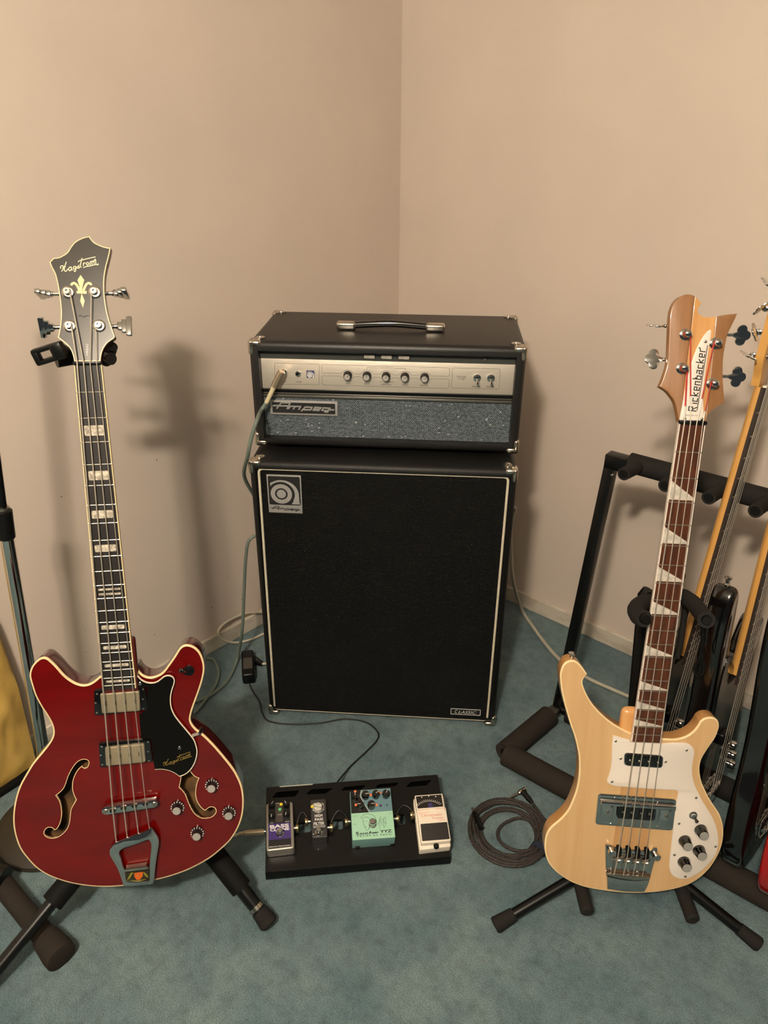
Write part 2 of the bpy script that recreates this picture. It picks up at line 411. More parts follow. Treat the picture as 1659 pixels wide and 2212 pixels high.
for nm, lo, hi in (('baseboard_right', (0, -.011, 0), (RL, 0, .052)), ('baseboard_left', (0, -RL, 0), (.011, -.011, .052))):
    bm = NB(); c = [(a + b) / 2 for a, b in zip(lo, hi)]; s = [b - a for a, b in zip(lo, hi)]; box(bm, c, s, .003)
    o = struct(nm, bm, BASEB); o.matrix_world = RM
# ceiling fixture that carries the two bulbs (behind the photographer)
t = thing('ceiling_lamp', 'flush round ceiling lamp with two bulbs', 'lamp', Vector((LAMP.x, LAMP.y, RH)))
bm = NB(); lathe(bm, [(.14, 0), (.14, -.012), (.12, -.03), (.0, -.032)], (0, 0, 0), (0, 0, 1), 32); part(t, 'lamp_base', bm, WHITEPL)
for dx in (-.045, .045):
    bm = NB(); lathe(bm, [(.018, -.03), (.018, -.085), (.0, -.086)], (dx, .02 * (1 if dx > 0 else -1), 0), (0, 0, 1), 16); part(t, 'bulb_socket', bm, WHITEPL)

# ================================================================== amplifier stack
YAW = -.0721; ca, sa = cos(YAW), sin(YAW)
def ampframe(ox, oy, z):
    o = Vector((-.0057 + ox * ca - oy * sa, 1.6004 + ox * sa + oy * ca, z))
    return Frame(o, ((ca, 0, sa), (sa, 0, -ca), (0, 1, 0)))
def shell(W, H, D, bev, th, rec):
    """cabinet box with rounded edges and a recessed front; local x right, y up, front at z = 0"""
    bm = NB(); box(bm, (0, H / 2, -D / 2), (W, H, D), bev, 4)
    f = max((f for f in bm.faces if f.normal.z > .9), key=lambda f: f.calc_area())
    tx, tb, tt = th
    r = bmesh.ops.inset_individual(bm, faces=[f], thickness=.004)
    x0, x1, y0, y1 = -W / 2 + tx, W / 2 - tx, tb, H - tt
    for v in f.verts: v.co.x = x1 if v.co.x > 0 else x0; v.co.y = y1 if v.co.y > H / 2 else y0
    e = bmesh.ops.extrude_discrete_faces(bm, faces=[f])
    for v in e['faces'][0].verts: v.co.z -= rec
    return bm
def corner_cap(parent, W, H, D, sx, sy, sz, scr=True):
    bm = NB(); e = .0016
    X = sx * (W / 2 + e); Y = (H + e) if sy > 0 else -e; Z = e if sz > 0 else -D - e
    def blk(a, b, c, bv):
        box(bm, (X - sx * a / 2, Y - sy * b / 2, Z - sz * c / 2), (a, b, c), bv, 3)
    blk(.0135, .034, .030, .006); blk(.030, .0155, .030, .0068)
    o = part(parent, 'corner_cap', bm, NICKEL)
    if scr:
        bm = NB()
        lathe(bm, [(.011, -.001), (.011, .0012), (.0, .0014)], (X - sx * .024, Y, Z - sz * .026), (0, sy, 0), 18); part(o, 'corner_lobe', bm, NICKEL)
        bm = NB(); lathe(bm, [(.0042, .001), (.0035, .0028), (0, .0034)], (X - sx * .024, Y, Z - sz * .026), (0, sy, 0), 12); part(o, 'screw', bm, CHROME)
def rect(F, zf, q, h):
    P = [F.p(*zf(k), h) for k in q]; return (P[0].x + P[3].x) / 2, (P[1].x + P[2].x) / 2, (P[2].y + P[3].y) / 2, (P[0].y + P[1].y) / 2
def slab(bm, x0, x1, y0, y1, z0, z1, bev=0): box(bm, ((x0 + x1) / 2, (y0 + y1) / 2, (z0 + z1) / 2), (x1 - x0, y1 - y0, z1 - z0), bev)
def a_logo(bm, x0, x1, y0, y1, z0, z1):
    """the round letter a: disc, ring and hooked arm inside the square x0..x1, y0..y1"""
    sx, sy = (x1 - x0), (y1 - y0)
    def q(u, v): return Vector((x0 + u * sx, y0 + v * sy))
    def el(u, v, r, n=28): return [q(u + r * cos(2 * pi * k / n), v + r * 1.02 * sin(2 * pi * k / n)) for k in range(n)]
    cu, cv = .385, .40
    prism(bm, el(cu, cv, .15), z0, z1); prism(bm, el(cu, cv, .345), z0, z1, holes=[el(cu, cv, .205)])
    o = [q(.045, .79)] + [q(cu + .02 + .545 * cos(a), cv - .02 + .52 * sin(a)) for a in [radians(d) for d in range(118, -1, -8)]] + [q(.955, .10), q(.985, .04), q(.70, .04), q(.76, .13)]
    i = [q(cu + .435 * cos(a), cv + .435 * sin(a)) for a in [radians(d) for d in range(-28, 133, 8)]] + [q(.045, .665)]
    prism(bm, o + i, z0, z1)
AMPW = [[(208, 756), (262, 690), (278, 682)], [(262, 683), (372, 686)], [(374, 684), (330, 760)], [(165, 718), (352, 724)], [(345, 760), (376, 724)], [(366, 726), (500, 731)], [(430, 728), (405, 764)], [(496, 732), (468, 768)],
        [(500, 786), (550, 736)], [(545, 735), (630, 741), (612, 770), (528, 769)], [(650, 759), (722, 762), (738, 744), (665, 738), (640, 774), (716, 779)], [(848, 752), (765, 746), (745, 776), (818, 781), (848, 752), (812, 797), (772, 794)], [(818, 770), (893, 770)]]
def ampeg_word(bm, f, wd, z0, z1):
    """slanted script word as raised strokes; f maps unit coords (0..1, 0..1) to the plane"""
    for s in AMPW: stroke(bm, [f((x - 165) / 728, (800 - y) / 120 + (x - 165) / 728 * .18) for x, y in s], wd, z0, z1)

# ---------------------------------------------------------------- speaker cabinet
CW, CHT, CD = .610, .7511, .385
FC = ampframe(0, 0, 0); ZC5 = zoom(520, 960, .37372)
cab = thing('speaker_cabinet', 'tall black speaker cabinet with white piping around a dark grille', 'speaker cabinet', FC.M)
part(cab, 'cabinet_body', shell(CW, CHT - .012, CD, .014, (.013, .016, .018), .012), TOLEX2, M=Matrix.Translation((0, .012, 0)))
for sx in (-1, 1):
    for sy in (-1, 1):
        for sz in (-1, 1): corner_cap(cab, CW, CHT - (.0 if sy > 0 else 0), CD, sx, sy, sz, sy > 0)
for sx in (-1, 1):
    for z in (-.05, -CD + .05):
        bm = NB(); lathe(bm, [(.016, 0), (.019, .016), (0, .016)], (sx * .25, -.001, z), (0, 1, 0), 16); part(cab, 'rubber_foot', bm, BLKPL)
GR = weave('black_grille_cloth', (15, 15, 13), (8, 8, 8), (2, 2, 2), .0052, .0045, 'xy', rough=.55, bump=.0012, mortar=.28, vary=6)
q = [FC.p(*ZC5(k), -.004) for k in ((103, 140), (1548, 190), (1424, 1594), (196, 1527))]
ql = rquad([(a.x, a.y) for a in q], .012)
bm = NB(); slab(bm, -CW / 2 + .012, CW / 2 - .012, .026, CHT - .017, -.013, -.0065); part(cab, 'grille', bm, GR, smooth=0)
bm = NB(); n = len(ql); rr = []
for i in range(n):
    d = (ql[(i + 1) % n] - ql[i - 1]).normalized(); nn = Vector((-d.y, d.x))
    rr.append([bm.verts.new((ql[i].x + nn.x * .0030 * cos(a), ql[i].y + nn.y * .0030 * cos(a), -.0045 + .0030 * sin(a))) for a in [2 * pi * k / 8 for k in range(8)]])
for i in range(n):
    for k in range(8): bm.faces.new((rr[i][k], rr[i][(k + 1) % 8], rr[(i + 1) % n][(k + 1) % 8], rr[(i + 1) % n][k]))
part(cab, 'piping', bm, WHITEPIPE, label='cream piping framing the grille')
ZL = zoom(560, 1010, .07233)
x0, x1, y0, y1 = rect(FC, ZL, ((220, 210), (1250, 245), (1285, 1375), (280, 1340)), -.004)
bm = NB(); slab(bm, x0, x1, y0, y1, -.008, -.004, .0006); bd = part(cab, 'logo_badge', bm, SILVERPRINT, label='square silver badge with a round letter a')
bx0, bx1, by0, by1 = rect(FC, ZL, ((262, 250), (1215, 285), (1240, 1130), (300, 1100)), -.004)
bm = NB(); prism(bm, rrect((bx0 + bx1) / 2, (by0 + by1) / 2, bx1 - bx0, by1 - by0, .003), -.0042, -.0036); part(bd, 'badge_field', bm, PRINTBLK)
bm = NB(); a_logo(bm, bx0 + .0015, bx1, by0, by1 - .002, -.0038, -.0030); part(bd, 'letter_a', bm, SILVERPRINT)
wx0, wx1 = x0 + (x1 - x0) * .07, x1 - (x1 - x0) * .06; wy0, wy1 = y0 + (by0 - y0) * .32, y0 + (by0 - y0) * .78
bm = NB(); ampeg_word(bm, lambda u, v: (wx0 + u * (wx1 - wx0), wy0 - .0025 + v * (wy1 - wy0) * 1.25), .0013, -.0039, -.0033); part(bd, 'lettering', bm, PRINTBLK)
x0, x1, y0, y1 = rect(FC, ZC5, ((1213, 1525), (1388, 1533), (1386, 1567), (1213, 1560)), -.004)
bm = NB(); slab(bm, x0, x1, y0, y1, -.008, -.004, .0004); bd = part(cab, 'name_plate', bm, PRINTBLK, label='small black plate with white border')
bm = NB(); stroke(bm, rrect((x0 + x1) / 2, (y0 + y1) / 2, x1 - x0 - .002, y1 - y0 - .002, .0004, 1), .0014, -.0039, -.0034, True); part(bd, 'plate_border', bm, PRINTWHITE, smooth=0)
def plate_text(parent, s, a0, a1, b0, b1, h, m, **k): part(parent, 'lettering', text_me(s, (a0, b0, h), (a1 - a0, 0, 0), (0, b1 - b0, 0), **k), m, smooth=0)
wd_ = x1 - x0; hh_ = y1 - y0
plate_text(bd, 'C', x0 + wd_ * .14, x0 + wd_ * .23, y0 + hh_ * .22, y0 + hh_ * .8, -.0035, PRINTWHITE, shear=.3)
plate_text(bd, 'LASSIC', x0 + wd_ * .26, x0 + wd_ * .86, y0 + hh_ * .22, y0 + hh_ * .68, -.0035, PRINTWHITE, shear=.3)

# ---------------------------------------------------------------- amplifier head
HW, HHT, HD = .610, .2476, .295
FH = ampframe(.0036, .066, .7511 + .012); ZA4 = zoom(520, 640, .38577); ZA7 = zoom(560, 750, .18083); ZA8 = zoom(820, 750, .18083)
head = thing('guitar_amplifier', 'black vinyl amplifier head with silver control panel standing on the speaker cabinet', 'amplifier', FH.M)
part(head, 'cabinet_body', shell(HW, HHT, HD, .013, (.021, .018, .022), .030), TOLEX)
for sx in (-1, 1):
    for sy in (-1, 1):
        for sz in (-1, 1): corner_cap(head, HW, HHT, HD, sx, sy, sz, sy > 0)
for sx in (-1, 1):
    for z in (-.045, -HD + .045):
        bm = NB(); lathe(bm, [(.014, -.012), (.017, .001), (0, .001)], (sx * .245, 0, z), (0, 1, 0), 16); part(head, 'rubber_foot', bm, BLKPL)
PZ = -.020
XI = HW / 2 - .0215
sx0, sx1, sy0, sy1 = rect(FH, ZA4, ((107, 347), (1540, 382), (1532, 552), (105, 512)), PZ)
dy1 = HHT - .0215
bm = NB(); slab(bm, -XI, XI, sy1, dy1, -.031, PZ); dark = part(head, 'upper_strip', bm, mat('dark_grey_panel', (58, 60, 56), .5), smooth=0)
bm = NB(); slab(bm, -XI, XI, sy0, sy1, -.031, PZ + .0012, .0008); pan = part(head, 'control_panel', bm, ALU, label='brushed silver control panel')
PZ2 = PZ + .0016
ty0 = rect(FH, ZA4, ((105, 512), (1532, 552), (1528, 603), (108, 562)), PZ)[2]
bm = NB(); hgt = sy0 - ty0
slab(bm, -XI, XI, ty0, sy0, -.031, -.023)
trim = part(head, 'trim_strip', bm, BLKMET, smooth=0)
for k, (a, b_, zz) in enumerate(((.02, .16, .003), (.50, .64, .002), (.70, .98, .004))):
    bm = NB(); slab(bm, -XI, XI, sy0 - hgt * b_, sy0 - hgt * a, -.0235, -.0235 + zz, .001); part(trim, 'metal_rib', bm, mat('satin_trim', (150, 146, 138), .35, .9))
CLOTH = weave('blue_sparkle_grille_cloth', (156, 168, 174), (100, 114, 120), (16, 18, 20), .0043, .0029, 'xy', rough=.45, spark=.010, bump=.0014, mortar=.26)
bm = NB(); slab(bm, -XI, XI, .017, ty0, -.031, -.0245); part(head, 'grille_cloth', bm, CLOTH, label='blue-grey woven grille cloth with sparkling threads', smooth=0)
# rocker switches
for zf, a, b_ in ((ZA7, (1250, 87), (1380, 138)), (ZA7, (1455, 90), (1585, 143)), (ZA8, (225, 97), (355, 148))):
    p, r = FH.p(*zf(a), PZ + .003), FH.p(*zf(b_), PZ + .003); cx, cy = (p.x + r.x) / 2, (p.y + r.y) / 2; w_, h_ = abs(r.x - p.x), abs(p.y - r.y)
    bm = NB(); slab(bm, cx - w_ / 2 - .0012, cx + w_ / 2 + .0012, cy - h_ / 2 - .0012, cy + h_ / 2 + .0012, PZ - .002, PZ + .0015, .0006); fr = part(dark, 'switch_frame', bm, BLKPL)
    bm = NB(); slab(bm, cx - w_ / 2, cx - w_ * .03, cy - h_ / 2, cy + h_ / 2, PZ, PZ + .0030, .0008); slab(bm, cx - w_ * .03, cx + w_ / 2, cy - h_ / 2, cy + h_ / 2, PZ, PZ + .0042, .0008)
    part(fr, 'rocker', bm, mat('grey_rocker_plastic', (176, 170, 158), .4))
p = FH.p(*ZA8((1260, 145)), PZ); bm = NB(); lathe(bm, [(.0036, 0), (.0036, .002), (.0026, .004), (0, .005)], (p.x, p.y, PZ), (0, 0, 1), 14); part(dark, 'pilot_lamp', bm, mat('pilot_lens', (95, 88, 82), .2, coat=1))
# engraved boxes on the panel
def pl(zf, pts): return [FH.p(*zf(k), PZ2) for k in pts]
bm = NB(); LW = .0006
stroke(bm, rquad([(v.x, v.y) for v in pl(ZA7, ((185, 190), (718, 205), (715, 448), (185, 440)))], .003), LW, PZ2, PZ2, True)
stroke(bm, rquad([(v.x, v.y) for v in pl(ZA8, ((870, 248), (1438, 260), (1430, 500), (858, 488)))], .003), LW, PZ2, PZ2, True)
KN = [FH.p(*ZA7((1058, 335)), PZ2), FH.p(*ZA7((1288, 337)), PZ2), FH.p(*ZA7((1516, 347)), PZ2), FH.p(*ZA8((302, 350)), PZ2), FH.p(*ZA8((538, 355)), PZ2)]
ky = sum(k.y for k in KN) / 5
for k in KN: k.y = ky + (k.x - KN[2].x) * .0
ul = FH.p(*ZA7((745, 207)), PZ2); ur = FH.p(*ZA8((838, 245)), PZ2); ll = FH.p(*ZA7((745, 452)), PZ2); lr = FH.p(*ZA8((826, 490)), PZ2)
for sgn, yy in ((1, (ul.y + ur.y) / 2), (-1, (ll.y + lr.y) / 2)):
    yb = ky + sgn * .0032; P = [(ul.x, yb + sgn * .002), (ul.x, yy - sgn * .003), (ul.x + .003, yy), (ur.x - .003, yy), (ur.x, yy - sgn * .003), (ur.x, yb + sgn * .002), (ur.x - .002, yb)]
    for k in KN[::-1]:
        P += [(k.x + .0150, yb), (k.x + .0120, yb + sgn * .0025)]
        if sgn > 0: P += [(k.x + .0122 * cos(radians(a)), ky + .0122 * sin(radians(a))) for a in range(35, 150, 14)]
        else: P += [(k.x + .0122 * cos(radians(a)), ky - .0122 * sin(radians(a))) for a in (35, 48, 60)] + [(k.x - .0122 * cos(radians(a)), ky - .0122 * sin(radians(a))) for a in (60, 48, 35)] if False else [(k.x + .0118, yb + sgn * .003)]
        P += [(k.x - .0120, yb + sgn * .0025), (k.x - .0150, yb)]
    P += [(ul.x + .002, yb)]
    if sgn < 0:
        P = [q_ for q_ in P]
    stroke(bm, P, LW, PZ2, PZ2, True)
e0, e1, e2, e3 = (FH.p(*zf(k), PZ2) for zf, k in ((ZA7, (1288, 262)), (ZA7, (1290, 242)), (ZA8, (308, 247)), (ZA8, (308, 272))))
g0 = FH.p(*ZA7((1425, 247)), PZ2); g1 = FH.p(*ZA7((1612, 250)), PZ2)
stroke(bm, [(e0.x, e0.y), (e0.x, e1.y), (g0.x, e1.y)], LW, PZ2, PZ2); stroke(bm, [(g1.x, e1.y), (e3.x, e1.y), (e3.x, e0.y)], LW, PZ2, PZ2)
part(pan, 'panel_lines', bm, PRINTGREY, smooth=0)
for s, zf, bl, br, tl in (('GAIN', ZA7, (1035, 442), (1090, 442), (1035, 424)), ('BASS', ZA7, (1258, 447), (1318, 447), (1258, 428)), ('MIDRANGE', ZA7, (1452, 455), (1577, 457), (1452, 436)),
                          ('TREBLE', ZA8, (263, 461), (343, 462), (263, 442)), ('MASTER', ZA8, (483, 466), (578, 468), (483, 447)), ('STANDBY', ZA8, (1103, 480), (1210, 482), (1103, 460)),
                          ('POWER', ZA8, (1280, 482), (1365, 484), (1280, 462)), ('0 dB', ZA7, (262, 417), (320, 417), (262, 402)), ('-15 dB', ZA7, (432, 425), (503, 425), (432, 404)),
                          ('MODEL', ZA8, (925, 358), (1040, 360), (925, 343)), ('V-4B', ZA8, (945, 389), (1015, 389), (945, 373)), ('EQUALIZATION', ZA7, (1437, 252), (1598, 254), (1437, 238)),
                          ('CUT', ZA7, (1438, 418), (1475, 418), (1438, 408)), ('BOOST', ZA7, (1545, 420), (1615, 420), (1545, 410))):
    print_on(pan, FH, zf, s, bl, br, tl, PRINTBLK if s in ('STANDBY', 'POWER') else PRINTGREY, h=PZ2)
bm = NB(); stroke(bm, [tuple(FH.p(*ZA8(k), PZ2).xy) for k in ((925, 364), (1040, 366))], .0005, PZ2, PZ2); part(pan, 'panel_lines', bm, PRINTGREY, smooth=0)
x0, x1, y0, y1 = rect(FH, ZA7, ((565, 278), (658, 282), (658, 370), (565, 366)), PZ2)
bm = NB(); slab(bm, x0, x1, y0, y1, PZ, PZ2 + .0001); lg = part(pan, 'logo_print', bm, mat('blue_print', (52, 58, 105), .5), smooth=0)
bm = NB(); a_logo(bm, x0 + .0008, x1, y0, y1 - .0006, PZ2, PZ2 + .0004); part(lg, 'letter_a', bm, PRINTWHITE, smooth=0)
# knobs
spin = mat('spun_aluminium', (215, 208, 198), .5, .75)
for k, ang in zip(KN, (45, 92, 62, 28, 38)):
    bm = NB(); lathe(bm, [(.0098, 0), (.0098, .003), (.0086, .005), (.0082, .0145), (.0076, .0155), (0, .0155)], (k.x, k.y, PZ2), (0, 0, 1), 28); kb = part(pan, 'knob', bm, BLKPL)
    bm = NB(); lathe(bm, [(.0068, 0), (.0066, .0008), (0, .0006)], (k.x, k.y, PZ2 + .0154), (0, 0, 1), 28); part(kb, 'knob_cap', bm, spin)
    bm = NB(); a = radians(ang); stroke(bm, [(k.x, k.y), (k.x + .0078 * cos(a), k.y + .0078 * sin(a))], .0008, PZ2 + .0158, PZ2 + .0166); part(kb, 'pointer_line', bm, PRINTBLK, smooth=0)
# sockets and toggles
for zf, c in ((ZA7, (298, 297)), (ZA7, (464, 316))):
    p = FH.p(*zf(c), PZ2)
    bm = NB(); lathe(bm, [(.0068, 0), (.0068, .0025), (.0052, .0028), (.0050, .005), (.0030, .0052), (.0028, .001), (0, .001)], p, (0, 0, 1), 6 if c[0] > 400 else 20); jk = part(pan, 'jack_socket', bm, CHROME, smooth=20)
    bm = NB(); lathe(bm, [(.0028, 0), (.0028, .0020), (0, .0020)], p, (0, 0, 1), 14); part(jk, 'socket_hole', bm, BLKMATTE)
for c in ((1165, 368), (1330, 370)):
    p = FH.p(*ZA8(c), PZ2)
    bm = NB(); lathe(bm, [(.0085, 0), (.0085, .002), (.0066, .0024), (.0062, .0055), (.0045, .0060), (0, .0060)], p, (0, 0, 1), 20); tg = part(pan, 'toggle_switch', bm, CHROME)
    bm = NB(); tube(bm, [(p.x, p.y, PZ2 + .004), (p.x + .0005, p.y - .004, PZ2 + .011), (p.x + .001, p.y - .008, PZ2 + .017), (p.x + .0012, p.y - .0095, PZ2 + .0185)], [.002, .0024, .0031, .0015], 12); part(tg, 'lever', bm, CHROME)
# name badge
BZ = -.019
x0, x1, y0, y1 = rect(FH, ZA7, ((130, 632), (935, 655), (935, 825), (130, 800)), BZ)
bm = NB(); slab(bm, x0, x1, y0, y1, -.026, BZ, .0006); bd = part(head, 'name_badge', bm, SILVERPRINT, label='silver framed black badge with silver script')
mx_, my_ = (x1 - x0) * .035, (y1 - y0) * .13
bm = NB(); prism(bm, rrect((x0 + x1) / 2, (y0 + y1) / 2, x1 - x0 - 2 * mx_, y1 - y0 - 2 * my_, .002), BZ - .0005, BZ + .0003); part(bd, 'badge_field', bm, PRINTBLK)
bm = NB(); ww, hh_ = x1 - x0, y1 - y0
ampeg_word(bm, lambda u, v: (x0 + ww * (.045 + u * .91), y0 + hh_ * (.16 + v * .70)), .0030, BZ + .0002, BZ + .0022); part(bd, 'lettering', bm, SILVERPRINT, smooth=0)
# carrying handle
zt = FH.o.z + HHT
hl, hr = FH.loc(onz(727, 702, zt + .012)), FH.loc(onz(961, 704, zt + .012)); hz = (hl.z + hr.z) / 2
hd = part(head, 'handle', (lambda b: (tube(b, spline([(hl.x + .035, HHT + .011, hz), (hl.x + .08, HHT + .0145, hz), ((hl.x + hr.x) / 2, HHT + .0165, hz), (hr.x - .08, HHT + .0145, hz), (hr.x - .035, HHT + .011, hz)], 6), .0085, 12), b)[1])(NB()), BLKGL, label='black strap handle')
for e, s in ((hl, 1), (hr, -1)):
    bm = NB(); box(bm, (e.x + s * .022, HHT + .0100, hz), (.046, .0185, .024), .0065, 4); part(hd, 'handle_end', bm, NICKEL, label='nickel handle end cap')

# ================================================================== basses: shared pieces
def fretboard_bits(G, frm, YN, L, wn, we, nf, endy, board_m, fret_m, bind_m, thick=.006, bindw=.0014, over=True):
    """fingerboard with its binding and one object per fret; nut at y = YN, strings run to -y, top at z = 0"""
    def hw(s): return (wn + (we - wn) * s / (L * (1 - 2 ** (-nf / 12)))) / 2
    S = YN - endy
    a, b = hw(0), hw(S)
    bm = NB(); prism(bm, [Vector((-a, YN)), Vector((a, YN)), Vector((b, endy)), Vector((-b, endy))], -thick, 0); fb = part(G, 'fingerboard', bm, board_m, smooth=0)
    for sg in (-1, 1):
        bm = NB(); prism(bm, [Vector((sg * (a + .0002), YN)), Vector((sg * (a - bindw), YN)), Vector((sg * (b - bindw), endy)), Vector((sg * (b + .0002), endy))], -thick, .0003); part(fb, 'binding', bm, bind_m, smooth=0)
    for i in range(1, nf + 1):
        s = L * (1 - 2 ** (-i / 12)); w_ = hw(s) - (0 if over else bindw)
        bm = NB(); tube(bm, [(-w_, YN - s, .0002), (w_, YN - s, .0002)], .00105, 8); part(fb, 'fret', bm, fret_m)
    return fb, hw
def neck_back(G, hw, YN, endy, z0, depth, m, name='neck'):
    bm = NB(); rings = []
    for k in range(9):
        y = YN - (YN - endy) * k / 8; h = hw(YN - y); d = depth * (1 + .15 * k / 8)
        rings.append([bm.verts.new((h * cos(a), y, z0 - d * abs(sin(a)) ** .8)) for a in [pi * j / 10 for j in range(11)]])
    for a, b in zip(rings, rings[1:]):
        for j in range(10): bm.faces.new((a[j], a[j + 1], b[j + 1], b[j]))
        bm.faces.new((a[0], b[0], b[10], a[10]))
    bm.faces.new(rings[0]); bm.faces.new(rings[-1])
    return part(G, name, bm, m)
def pts2(F, zf, pts, h): return [tuple(F.p(*zf(q), h).xy) + ((1,) if len(q) > 2 else ()) for q in pts]
def loop(F, zf, pts, h, sub=4): return smooth2(pts2(F, zf, pts, h), sub)
def shell_body(G, out, zt, zb, side_m, name='body_side', rb=.006):
    """sides and rounded back below the front outline"""
    bm = NB(); prof = [(0, zt), (0, zb + rb), (rb * .3, zb + rb * .3), (rb, zb)]
    rings = [[bm.verts.new((p.x, p.y, z)) for p in (out if d == 0 else inset(out, d))] for d, z in prof]
    for a, b in zip(rings, rings[1:]): wall(bm, a, b)
    cap(bm, [inset(out, rb)], zb); bmesh.ops.remove_doubles(bm, verts=bm.verts, dist=1e-6)
    return part(G, name, bm, side_m)
def binding(G, out, wd, zt, drop, m, name='binding'):
    bm = NB(); o2 = inset(out, -.0004)
    a = [bm.verts.new((p.x, p.y, zt + .0002)) for p in inset(out, .0006)]; b = [bm.verts.new((p.x, p.y, zt + .0003)) for p in inset(out, wd)]
    c = [bm.verts.new((p.x, p.y, zt - .0008)) for p in o2]; d = [bm.verts.new((p.x, p.y, zt - drop)) for p in o2]; e = [bm.verts.new((p.x, p.y, zt - drop)) for p in inset(out, .001)]
    wall(bm, a, b); wall(bm, a, c); wall(bm, c, d); wall(bm, d, e)
    return part(G, name, bm, m, smooth=50)
def screw(parent, p, r=.0022, m=None, d=(0, 0, 1)):
    bm = NB(); lathe(bm, [(r, -.0005), (r, .0004), (r * .6, .0012), (0, .0014)], p, d, 10); return part(parent, 'screw', bm, m or CHROME)
def string_part(G, pts, r, m=None, name='string'):
    bm = NB(); tube(bm, pts, r, 8); return part(G, name, bm, m or STEEL)

# ================================================================== red hollow-body bass
RHm = Matrix(((0.9932, -0.0251, 0.1139), (0.1164, 0.2671, -0.9566), (-0.0064, 0.9633, 0.2682)))
tH = Vector((-0.4746, 1.2088, 1.0993)); YN = .965
GF = Frame(tH - RHm @ Vector((0, YN, 0)), RHm)
hag = thing('semi_hollow_bass', 'glossy cherry red hollow-body bass guitar with f-holes and cream binding', 'bass guitar', GF.M)
BZH = -.018; ZB2 = zoom(0, 1350, .37372); Z6 = zoom(190, 1460, .21251); Z8B = zoom(210, 1720, .09947); ZH1 = zoom(60, 500, .18992)
body = loop(GF, ZB2, [(575, 300, 1), (545, 325), (515, 342), (480, 348), (440, 338), (400, 315), (365, 285), (330, 245), (300, 215), (270, 192), (240, 190), (215, 205), (190, 232), (175, 265), (172, 300), (185, 350), (205, 410), (240, 475), (270, 520), (295, 565), (308, 610), (302, 650), (275, 695), (235, 745), (190, 800), (150, 865), (115, 930), (92, 1000), (78, 1080), (78, 1160), (92, 1230), (115, 1290), (150, 1340), (200, 1395), (255, 1435), (320, 1465), (400, 1490), (480, 1505), (560, 1513), (650, 1513), (740, 1505), (830, 1488), (920, 1470), (1010, 1445), (1090, 1415), (1160, 1380), (1225, 1340), (1285, 1290), (1335, 1240), (1375, 1175), (1400, 1105), (1408, 1030), (1403, 960), (1385, 900), (1350, 835), (1300, 770), (1240, 700), (1180, 640), (1135, 605), (1110, 575), (1100, 545), (1108, 500), (1125, 450), (1145, 395), (1165, 335), (1178, 280), (1180, 240), (1172, 200), (1155, 160), (1125, 130), (1090, 117), (1060, 120), (1035, 140), (1010, 180), (975, 230), (940, 275), (900, 297), (860, 303), (825, 290), (800, 265), (790, 245, 1)], BZH, 3)
f1 = loop(GF, ZB2, [(513, 800), (510, 785), (490, 777), (465, 782), (440, 800), (415, 835), (395, 875), (380, 920), (363, 952), (325, 985, 1), (345, 1015), (355, 1055), (358, 1095), (350, 1140), (332, 1175), (316, 1186, 1), (300, 1172), (275, 1172), (258, 1190), (258, 1212), (280, 1228), (315, 1230), (350, 1215), (385, 1180), (400, 1140), (405, 1100), (410, 1065), (423, 1040), (440, 1010, 1), (428, 985), (418, 950), (420, 900), (435, 860), (455, 830), (474, 814, 1), (485, 826), (503, 822)], BZH, 3)
f2 = loop(GF, Z6, [(975, 960), (955, 1000), (945, 1060), (930, 1132, 1), (960, 1160), (990, 1200), (1010, 1250), (1030, 1300), (1060, 1360), (1100, 1410), (1150, 1440), (1210, 1443), (1260, 1430), (1295, 1395), (1300, 1360), (1275, 1335), (1240, 1335), (1215, 1350), (1190, 1370, 1), (1150, 1340), (1110, 1280), (1092, 1210), (1095, 1140), (1110, 1075), (1125, 1040, 1), (1090, 1025), (1060, 1000), (1035, 965), (1005, 945)], BZH, 3)
bm = NB()
top = cap(bm, [inset(body, .003), f1, f2], BZH); botl = [[bm.verts.new((p.x, p.y, BZH - .005)) for p in L] for L in (f1, f2)]
wall(bm, top[1], botl[0]); wall(bm, top[2], botl[1])
part(hag, 'body_top', bm, REDGLOSS, smooth=30)
shell_body(hag, body, BZH - .0005, BZH - .046, REDSIDE)
bm = NB(); cap(bm, [inset(body, .008)], BZH - .034); part(hag, 'inner_back', bm, INNERWOOD, smooth=0)
binding(hag, body, .0025, BZH, .0040, CREAM)
for f in (f1, f2):
    bm = NB(); ring_part(bm, inset(f, -.0011), f, BZH - .004, BZH + .0003); part(hag, 'f_hole_binding', bm, CREAM, smooth=50)
endy = GF.p(255, 1489, 0).y
fbd, hwH = fretboard_bits(hag, GF, YN, .7814, .0426, .0562, 21, endy, EBONY, NICKEL, CREAM)
neck_back(hag, hwH, YN, endy + .02, -.006, .014, mat('cherry_neck_lacquer', (78, 20, 12), .2, coat=.8))
bm = NB(); box(bm, (0, endy + .035, -.016), (.062, .11, .02), .006, 3); part(hag, 'neck_heel', bm, REDSIDE)
ZN3 = zoom(150, 880, .28037)
